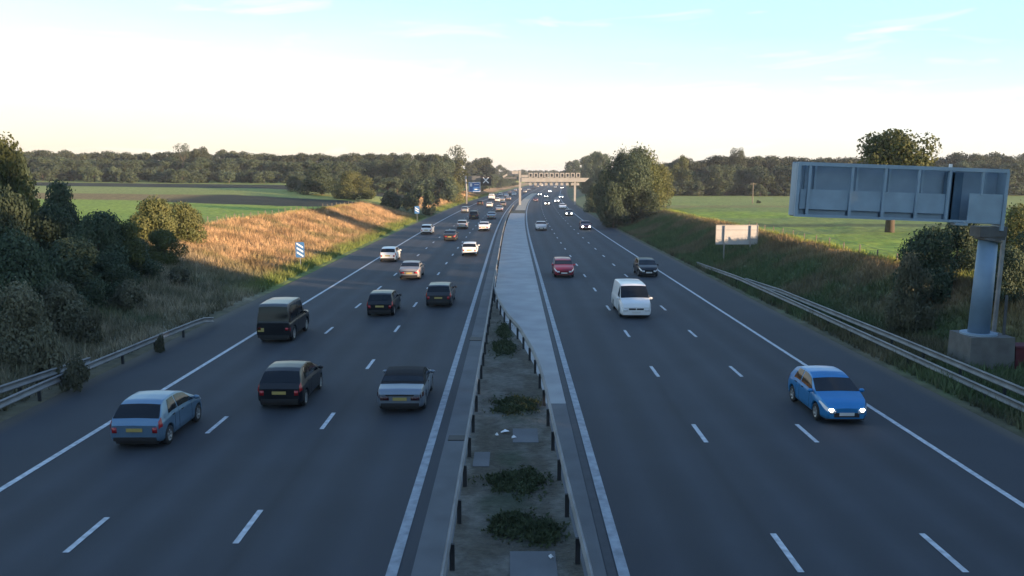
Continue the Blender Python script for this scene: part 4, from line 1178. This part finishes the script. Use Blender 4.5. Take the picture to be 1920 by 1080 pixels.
VM = {}
def vehicle_meshes(kind):
    if kind in VM: return VM[kind]
    S = SPEC[kind]; B = Body(S); L = B.L; hw = B.hw
    parts = []       # (name, mesh, matkey, sub-of)
    st = sorted(set([round(x, 3) for x in list(np.arange(0, .2, .02)) + list(np.arange(.2, L - .2, .06)) + list(np.arange(L - .2, L, .025)) + [L]] +
                    [round(w + d, 3) for w in S['wy'] for d in np.linspace(-S['wr'] - .06, S['wr'] + .06, 17)]))
    st = [y for y in st if 0 <= y <= L]
    vs_ = [0, .5, 1, 1.5, 2, 2.5, 3, 3.5, 3.8, 4, 4.3, 5, 5.6, 6, 6.3, 6.7, 7, 7.5, 8, 9]
    def ring(y):
        raw = B.sec(y, True); out = []
        base_ = B.sec(y, False)
        for v in vs_:
            p = B.P(y, v)
            if v < 3:
                i = int(v); t = v - i
                zmin = raw[i][1] * (1 - t) + raw[min(i + 1, 3)][1] * t
                shift = zmin - (base_[i][1] * (1 - t) + base_[min(i + 1, 3)][1] * t)
                p = Vector((p.x, p.y, p.z + max(0, shift)))
            out.append(p)
        return out
    body = MB(); roof = MB()
    n = len(vs_)
    for sx in (1, -1):
        rows = []
        for y in st:
            rows.append([Vector((p.x * sx, p.y, p.z)) for p in ring(y)])
        base = len(body.v)
        for r_ in rows: body.v.extend([tuple(p) for p in r_])
        rb = len(roof.v)
        for r_ in rows: roof.v.extend([tuple(p) for p in r_])
        for i in range(len(st) - 1):
            for j in range(n - 1):
                a = i * n + j
                q = (a, a + 1, a + n + 1, a + n)
                isroof = False
                ym = (st[i] + st[i + 1]) / 2
                topm = np.interp(ym, B.yy, B.tt); bm = np.interp(ym, B.yy, B.bb)
                if S.get('soft') and vs_[j] >= 4 and topm - bm > .05 and .70 < ym < 2.44: isroof = True
                if S.get('roofmat') and vs_[j] >= 5.6 and topm > 1.7: isroof = True
                t_ = roof if isroof else body
                bb_ = rb if isroof else base
                q = tuple(bb_ + k for k in (q if sx > 0 else q[::-1]))
                t_.f.append(q)
    for y in (0, L):
        r_ = ring(y)
        pts = [(p.x, p.y, p.z) for p in r_] + [(-p.x, p.y, p.z) for p in r_[::-1][1:]]
        body.add(pts, [tuple(range(len(pts)))])
    me = body.mesh('body', True)
    parts.append(('body', me, 'BODY', None))
    if roof.f:
        parts.append(('soft_top' if S.get('soft') else 'roof', roof.mesh('roof', True), 'ROOF', None))
    # glass
    y0, y1 = S['rw']
    parts.append(('rear_window', B.grid(lambda a, b: B.P(y0 + (y1 - y0) * a, 9 - abs(b * 2 - 1) * (2.55 - .15 * a), 1 if b >= .5 else -1, .006), 6, 16).mesh('rear_window', True), 'glass', None))
    y2, y3 = S['ws']
    parts.append(('windscreen', B.grid(lambda a, b: B.P(y2 + (y3 - y2) * a, 9 - abs(b * 2 - 1) * (2.6 + .2 * a), 1 if b >= .5 else -1, .006), 8, 16).mesh('windscreen', True), 'glass', None))
    ya, yb, yc = S['sw']
    for sx in (1, -1):
        segs = [(ya, yc - .04, True, False), (yc + .04, yb, False, True)] if yc < yb else [(ya, yb, True, True)]
        for (s0, s1, lr, lf) in segs:
            def fn(a, b, s0=s0, s1=s1, lr=lr, lf=lf, sx=sx):
                v = 4.25 + 1.55 * b
                q0 = s0 + (.22 * b if lr else 0); q1 = s1 - ((.50 if not S.get('roofmat') else .15) * b if lf else 0)
                return B.P(q0 + (q1 - q0) * a, v, sx, .007)
            parts.append(('side_window', B.grid(fn, 8, 5).mesh('side_window', True), 'glass', None))
        for yd in ([s0_ for s0_ in (ya + .38, yc, yb - .28) if ya < s0_ < yb] if not S.get('van') else [3.0, 3.95]):
            parts.append(('door_seam', MB().tube([B.P(yd, v, sx, .0) for v in (1.2, 2, 3, 3.9)], .007, 4).mesh('door_seam'), 'black', 'near'))
        for yd in ((yc - .42, yb - 1.05) if yc < yb else (yb - 1.0,)):
            p = B.P(yd, 3.25, sx, .012); parts.append(('door_handle', MB().box(p.x - .012, p.x + .012, p.y - .08, p.y + .08, p.z - .012, p.z + .012).mesh('door_handle'), 'black', 'near'))
        # rear lamp
        def tl(a, b, sx=sx):
            if S['tail'] == 'tall': return B.P(.02 + .14 * a + .05 * b, 2.6 + 2.9 * b, sx, .01)
            if S['tail'] == 'small': return B.P(.01 + .06 * a, 1.7 + .6 * b, sx, .01)
            return B.P(.01 + .25 * a, 2.5 + 1.2 * b, sx, .01)
        mb = B.grid(tl, 3, 8)
        bz = float(np.interp(0, B.yy, B.bb)); e = B.sec(0, False)[2][0]
        if S['tail'] == 'tall': mb.box(sx * e - .16 if sx > 0 else -e + .01, e - .01 if sx > 0 else -e + .16, -L / 2 - .02, -L / 2 + .02, bz - .22, bz - .04)
        elif S['tail'] == 'small': mb.box(min(sx * (e - .22), sx * (e - .06)), max(sx * (e - .22), sx * (e - .06)), -L / 2 - .03, -L / 2 + .02, bz - .35, bz - .22)
        else: mb.box(min(sx * (e - .34), sx * (e - .02)), max(sx * (e - .34), sx * (e - .02)), -L / 2 - .02, -L / 2 + .02, bz - .20, bz - .06)
        parts.append(('tail_light', mb.mesh('tail_light', True), 'dark_lamp' if S.get('soft') else 'red_lamp', None))
        # headlamp
        mb = B.grid(lambda a, b, sx=sx: B.P(L - .46 + .44 * a, 3.15 + (1.7 if not S.get('roofmat') else .6) * b * (.25 + .75 * a), sx, .012), 6, 6)
        fe = B.sec(L, False)
        zf = fe[4][1]
        xa, xb = sorted((sx * fe[2][0] * .62, sx * fe[2][0] * .97))
        mb.box(xa, xb, L / 2 - .03, L / 2 + .012, zf - .12, zf + .01)
        parts.append(('headlight', mb.mesh('headlight', True), 'LAMP', None))
        # mirror
        my = y3 - .16; mp = B.P(my, 4.05, sx)
        parts.append(('mirror', MB().ell((mp.x + sx * .10, mp.y, mp.z + .07), (.11, .06, .075)).mesh('mirror', True), 'BODY', None))
    # underbody, bumpers, grille, plates
    parts.append(('underbody', MB().box(-hw + .2, hw - .2, -L / 2 + .12, L / 2 - .12, .17, .66).mesh('underbody'), 'black', None))
    rb = B.sec(0, False)[1][0]
    mb = MB().box(-rb * .96, rb * .96, -L / 2 - .015, -L / 2 + .04, .30, .42)
    parts.append(('rear_bumper_trim', mb.mesh('rear_bumper_trim'), 'black', None))
    fe = B.sec(L, False); fx = fe[1][0]
    if S.get('van'):
        parts.append(('grille', MB().box(-fx * .55, -.03, L / 2 - .02, L / 2 + .012, .56, .66).box(.03, fx * .55, L / 2 - .02, L / 2 + .012, .56, .66).mesh('grille'), 'black', None))
    else:
        parts.append(('grille', MB().box(-fx * .72, fx * .72, L / 2 - .02, L / 2 + .008, .30, .46).mesh('grille'), 'black', None))
    px_ = -.26 if kind != 'offroader' else -.62
    if kind != 'offroader':
        zp = .60 if S['tail'] != 'wide' else .52
        parts.append(('number_plate', MB().box(-.26, .26, -L / 2 - .03, -L / 2 - .016, zp, zp + .115).mesh('number_plate'), 'plate_y', None))
        if S['tail'] == 'wide':
            parts.append(('rear_trim', MB().box(-.52, .52, -L / 2 - .02, -L / 2, .69, .74).mesh('rear_trim'), 'black', None))
    else:
        parts.append(('number_plate', MB().box(-.80, -.48, -L / 2 - .03, -L / 2 - .016, .62, .82).mesh('number_plate'), 'plate_y', None))
        parts.append(('back_door', MB().box(-.58, .58, -L / 2 - .012, -L / 2 + .01, .58, 1.08).mesh('back_door'), 'BODY', None))
    parts.append(('number_plate', MB().box(-.26, .26, L / 2 + .012, L / 2 + .026, .36, .47).mesh('number_plate'), 'plate_w', None))
    # wheels
    r = S['wr']; w = .19
    ty = MB().lathe_x([(-.095, r * .64), (-.098, r * .86), (-.08, r * .97), (-.03, r), (.03, r), (.08, r * .97), (.098, r * .86), (.095, r * .64)], 0, 0, 0, 24).mesh('tyre', True)
    rm = MB().lathe_x([(.06, 0), (.07, r * .14), (.055, r * .2), (.06, r * .58), (.092, r * .66), (.092, r * .69), (.02, r * .69), (-.05, r * .69), (-.05, 0)], 0, 0, 0, 20)
    for k in range(5):
        a = k * 2 * math.pi / 5
        q = MB().box(.075, .082, -.028, .028, r * .16, r * .64)
        mm = Matrix.Rotation(a, 4, 'X')
        rm.add([tuple(mm @ Vector(p)) for p in q.v], q.f)
    rm = rm.mesh('rim', True)
    VM[kind] = (S, parts, ty, rm)
    return VM[kind]

BULB = [MB().ell((0, 0, 0), (.085, .07, .06)).mesh('bulb', True), MB().ell((0, 0, 0), (.15, .05, .11)).mesh('bulb', True)]

def vehicle(kind, x, y, heading, body, label, cat='car', lamps='lamp', roofm=None, name='car', group=None, scale=1.0):
    """x,y = middle of the car on the ground; heading 0 faces away from the camera, 180 towards it"""
    S, parts, ty, rm = vehicle_meshes(kind)
    sl = 0.0 if y < 100 else math.atan(min((cv(y + 1) - cv(y)), .063))
    root = empty(name, (x, y, 0.01), R(heading) - sl)
    tag(root, label, cat, group)
    root.scale = (scale, scale, scale)
    for (nm, me, mk, sub) in parts:
        if sub == 'near' and y > 90: continue
        m_ = {'BODY': body, 'ROOF': roofm or M['softtop'], 'LAMP': M['lamp']}.get(mk) or M[mk]
        o_ = link(nm, me, m_, root)
        if nm == 'headlight' and lamps == 'lamp_on':
            c_ = sum((Vector(v.co) for v in me.vertices if v.co.y > S['L'] / 2 - .035), Vector()) / max(1, sum(1 for v in me.vertices if v.co.y > S['L'] / 2 - .035))
            link('bulb', BULB[0 if y < 60 else 1], M['lamp_on'], o_, loc=(c_.x * .97, c_.y - (.0 if y < 60 else -.02), c_.z + .03))
    L = S['L']; hw = S['W'] / 2
    for wy in S['wy']:
        for sx in (1, -1):
            w = link('wheel', ty, M['tyre'], root, loc=(sx * (hw - .115), wy - L / 2, S['wr']), rot=(0, 0, 0 if sx > 0 else math.pi))
            w.name = 'wheel'
            link('rim', rm, M['alloy'], w)
    return root

def rear_at(kind, px, py, body, label, sc=1.0, **k):
    """rear bumper foot at this photo pixel, driving away"""
    x, y = gp(px, py, 0.15)
    L = SPEC[kind]['L'] * sc
    return vehicle(kind, x + (cv(y + L / 2) - cv(y)), y + L / 2, 0, body, label, scale=sc, group='vehicles driving away on the left carriageway', **k)
def front_at(kind, px, py, body, label, sc=1.0, **k):
    x, y = gp(px, py, 0.15)
    L = SPEC[kind]['L'] * sc
    return vehicle(kind, x + (cv(y + L / 2) - cv(y)), y + L / 2, 180, body, label, scale=sc, group='vehicles approaching on the right carriageway', **k)

rear_at('small_hatch', 254, 836, P_LBLUE, 'silver blue small hatchback, nearest car on the left carriageway')
rear_at('offroader', 513, 639, P_BLACK, 'tall boxy black off road car with a grey roof, straddling the left edge line', roofm=P_RGREY)
rear_at('small_hatch', 524, 762, P_BLACK, 'black hatchback with tall red tail lights in the middle left lane', sc=1.0)
rear_at('convertible', 750, 770, paint('steel', (0.20, 0.24, 0.285), 0.5), 'silver convertible with its black soft top closed')
rear_at('hatch', 712, 590, P_BLACK, 'black hatchback, between the off road car and the black estate')
rear_at('estate', 822, 573, P_DGREY, 'dark estate car with a silvery roof next to the median', roofm=P_GREY)
rear_at('saloon', 767, 522, P_BEIGE, 'champagne coloured saloon beyond the dark estate car')
rear_at('hatch', 727, 489, P_WHITE, 'white hatchback on the left lane line behind the champagne saloon')
rear_at('hatch', 880, 478, P_WHITE, 'white hatchback alone in the lane next to the median')
rear_at('saloon', 843, 450, P_DGREY, 'dark grey saloon between two white hatchbacks', sc=.97)
rear_at('hatch', 799, 438, P_WHITE, 'creamy white hatchback in the left lane beyond the marker board')
rear_at('saloon', 907, 432, P_WHITE, 'white saloon in the median lane, beyond the lone white hatchback')
rear_at('hatch', 866, 428, P_SILVER, 'silver hatchback in the middle lane beside the white saloon')
rear_at('suv', 888, 410, P_DGREY, 'dark off road car with a bright rear, middle lane in the distance', roofm=P_SILVER)
rear_at('saloon', 921, 410, P_SILVER, 'silver saloon in the median lane, right of the distant dark off road car')
rear_at('hatch', 871, 398, P_SILVER, 'silver hatchback in the left lane, by the end of the bright bank')
rear_at('saloon', 936, 396, P_SILVER, 'silver saloon in the median lane just before the far gantry column')
rear_at('hatch', 917, 388, P_WHITE, 'white hatchback in the middle lane just before the far gantry')
rear_at('hatch', 900, 384, P_DGREY, 'dark hatchback in the left lane just before the blue direction sign')
rear_at('hatch', 943, 386, P_GREY, 'grey hatchback in the median lane, left of the gantry column foot')
far_left = [('van', 921, 374, P_WHITE, 'square white van in the left lane by the blue direction sign', 1.1), ('hatch', 932, 378, P_WHITE, 'white hatchback right of the square white van', 1), ('saloon', 941, 377, P_SILVER, 'silver saloon beside the white hatchback near the white van', 1),
    ('saloon', 953, 375, P_BEIGE, 'pinkish saloon in the median lane near the gantry column', 1), ('hatch', 938, 367, P_WHITE, 'white hatchback in the queue beyond the square van', 1), ('saloon', 949, 369, P_WHITE, 'white saloon in the queue left of the gantry column', 1),
    ('suv', 963, 367, P_WHITE, 'white off road car touching the gantry column', 1), ('hatch', 955, 362, P_GREY, 'grey hatchback far off in the queue, left of the gantry column', 1), ('suv', 984, 361, P_SILVER, 'silver off road car just right of the gantry column, far off', 1),
    ('hatch', 991, 357, P_WHITE, 'white hatchback far off between the gantry legs', 1), ('saloon', 966, 358, P_SILVER, 'silver saloon far off at the left of the gantry column', 1), ('saloon', 1000, 354, P_GREY, 'grey saloon far off between the gantry legs', 1),
    ('suv', 1008, 351, P_SILVER, 'silver off road car farthest but one under the gantry', 1), ('van', 1016, 349, P_WHITE, 'white van farthest away under the gantry', 1)]
far_left += [('saloon', 975, 356, P_WHITE, 'white saloon far off, just left of the pair between the gantry legs', 1), ('hatch', 1003, 350, P_DGREY, 'dark hatchback far off beyond the grey saloon under the gantry', 1),
    ('suv', 1024, 347, P_WHITE, 'white off road car at the far bend of the left carriageway', 1), ('saloon', 1012, 346.5, P_SILVER, 'silver saloon at the far bend of the left carriageway', 1), ('hatch', 928, 370, P_GREY, 'grey hatchback behind the square white van', 1), ('saloon', 957, 366, P_DGREY, 'dark saloon in the queue left of the gantry column', 1)]
for kd, px, py, pt, lab, sc in far_left:
    rear_at(kd, px, py, pt, lab, sc=sc, cat='van' if kd == 'van' else 'car', name='van' if kd == 'van' else 'car')

front_at('small_hatch', 1587, 791, P_BLUE, 'bright blue hatchback with its headlights on, nearest car on the right carriageway', lamps='lamp_on', sc=1.0)
front_at('van', 1193, 594, P_WHITE, 'white van approaching in the middle right lane', cat='van', name='van')
front_at('hatch', 1217, 517, P_BLACK, 'black car half hidden behind the approaching white van', lamps='lamp')
front_at('estate', 1058, 518, P_RED, 'red estate car approaching in the lane next to the median')
front_at('saloon', 1015, 431, P_SILVER, 'silver car approaching alone in the median lane', lamps='lamp')
front_at('saloon', 1099, 430, P_MAROON, 'dark red car with both headlights lit near the right edge line', lamps='lamp_on')
front_at('hatch', 1067, 404, P_DGREY, 'dark car with bright headlights behind the dark red car', lamps='lamp_on')
front_at('saloon', 1055, 391, P_WHITE, 'white car in the outer lane behind the dark one with headlights')
front_at('hatch', 1026, 384, P_DGREY, 'dark car with two bright headlights in the middle lane, far off', lamps='lamp_on')
front_at('saloon', 1004, 377, P_MAROON, 'dull maroon car in the median lane below the far gantry', lamps='lamp')
far_right = [('hatch', 1044, 379, P_SILVER, 'silver car in the outer lane below the gantry beam', 'lamp_on'), ('saloon', 1052, 371, P_SILVER, 'silver car near the right leg of the far gantry', 'lamp_on'),
    ('hatch', 1024, 370, P_GREY, 'grey car with lit lamps in the middle lane below the gantry', 'lamp_on'), ('saloon', 1012, 366, P_GREY, 'grey car with lit lamps in the median lane below the gantry', 'lamp_on'),
    ('saloon', 1031, 360, P_WHITE, 'white car with lit lamps far off under the gantry', 'lamp_on'), ('van', 1054, 353, P_GREY, 'grey van with very bright lamps far off in the outer lane', 'lamp_on'),
    ('suv', 1041, 352, P_SILVER, 'silver car farthest off in the right carriageway', 'lamp')]
for kd, px, py, pt, lab, lm in far_right:
    front_at(kd, px, py, pt, lab, lamps=lm, cat='van' if kd == 'van' else 'car', name='van' if kd == 'van' else 'car')

# ------------------------------------------------------------------ evening haze
hm = bpy.data.materials.new('air'); hm.use_nodes = True
nt = hm.node_tree; nt.nodes.clear()
ho = nt.nodes.new('ShaderNodeOutputMaterial'); hv = nt.nodes.new('ShaderNodeVolumePrincipled')
hv.inputs['Color'].default_value = (0.80, 0.86, 0.95, 1)
hv.inputs['Density'].default_value = 0.0002
nt.links.new(hv.outputs[0], ho.inputs['Volume'])
tag(MB().box(-6500, 6500, -700, 8500, -3, 30).build('haze', hm), kind='stuff')

# ------------------------------------------------------------------ the overbridge the picture is taken from (below and behind the camera)
br = empty('overbridge', (0, -6, 0)); tag(br, 'concrete overbridge the photo is taken from, below and behind the camera', 'bridge')
MB().box(-46, 46, -5, 4.6, 5.9, 6.9).build('deck', M['concrete'], br)
for yy_ in (-4.9, 4.3):
    MB().box(-46, 46, yy_, yy_ + .25, 6.903, 7.75).build('parapet', M['concrete'], br)
MB().box(-.45, .45, -4.5, 4.2, -.3, 5.897, taper=.02).build('pier', M['concrete'], br)
for sx_ in (-1, 1):
    xs_ = sorted((sx_ * 24, sx_ * 46))
    MB().box(xs_[0], xs_[1], -4.8, 4.2, -.5, 5.89).build('abutment', M['concrete'], br)
for k, (X, Y, H, W) in enumerate([(-30, -34, 14, 16), (-46, -24, 15, 16), (-62, -30, 15, 18), (-28, -60, 15, 16), (28, -58, 15, 15), (-24, -90, 16, 16), (26, -92, 16, 16)]):  # unseen trees added to darken the horizon mirrored in the cars
    plant('bush', X, Y, H, W, M['leaf_dark'], 'unseen dark tree added behind the overbridge to darken reflections', 'tree', 'added trees behind the overbridge', name='tree', i=k % 4)
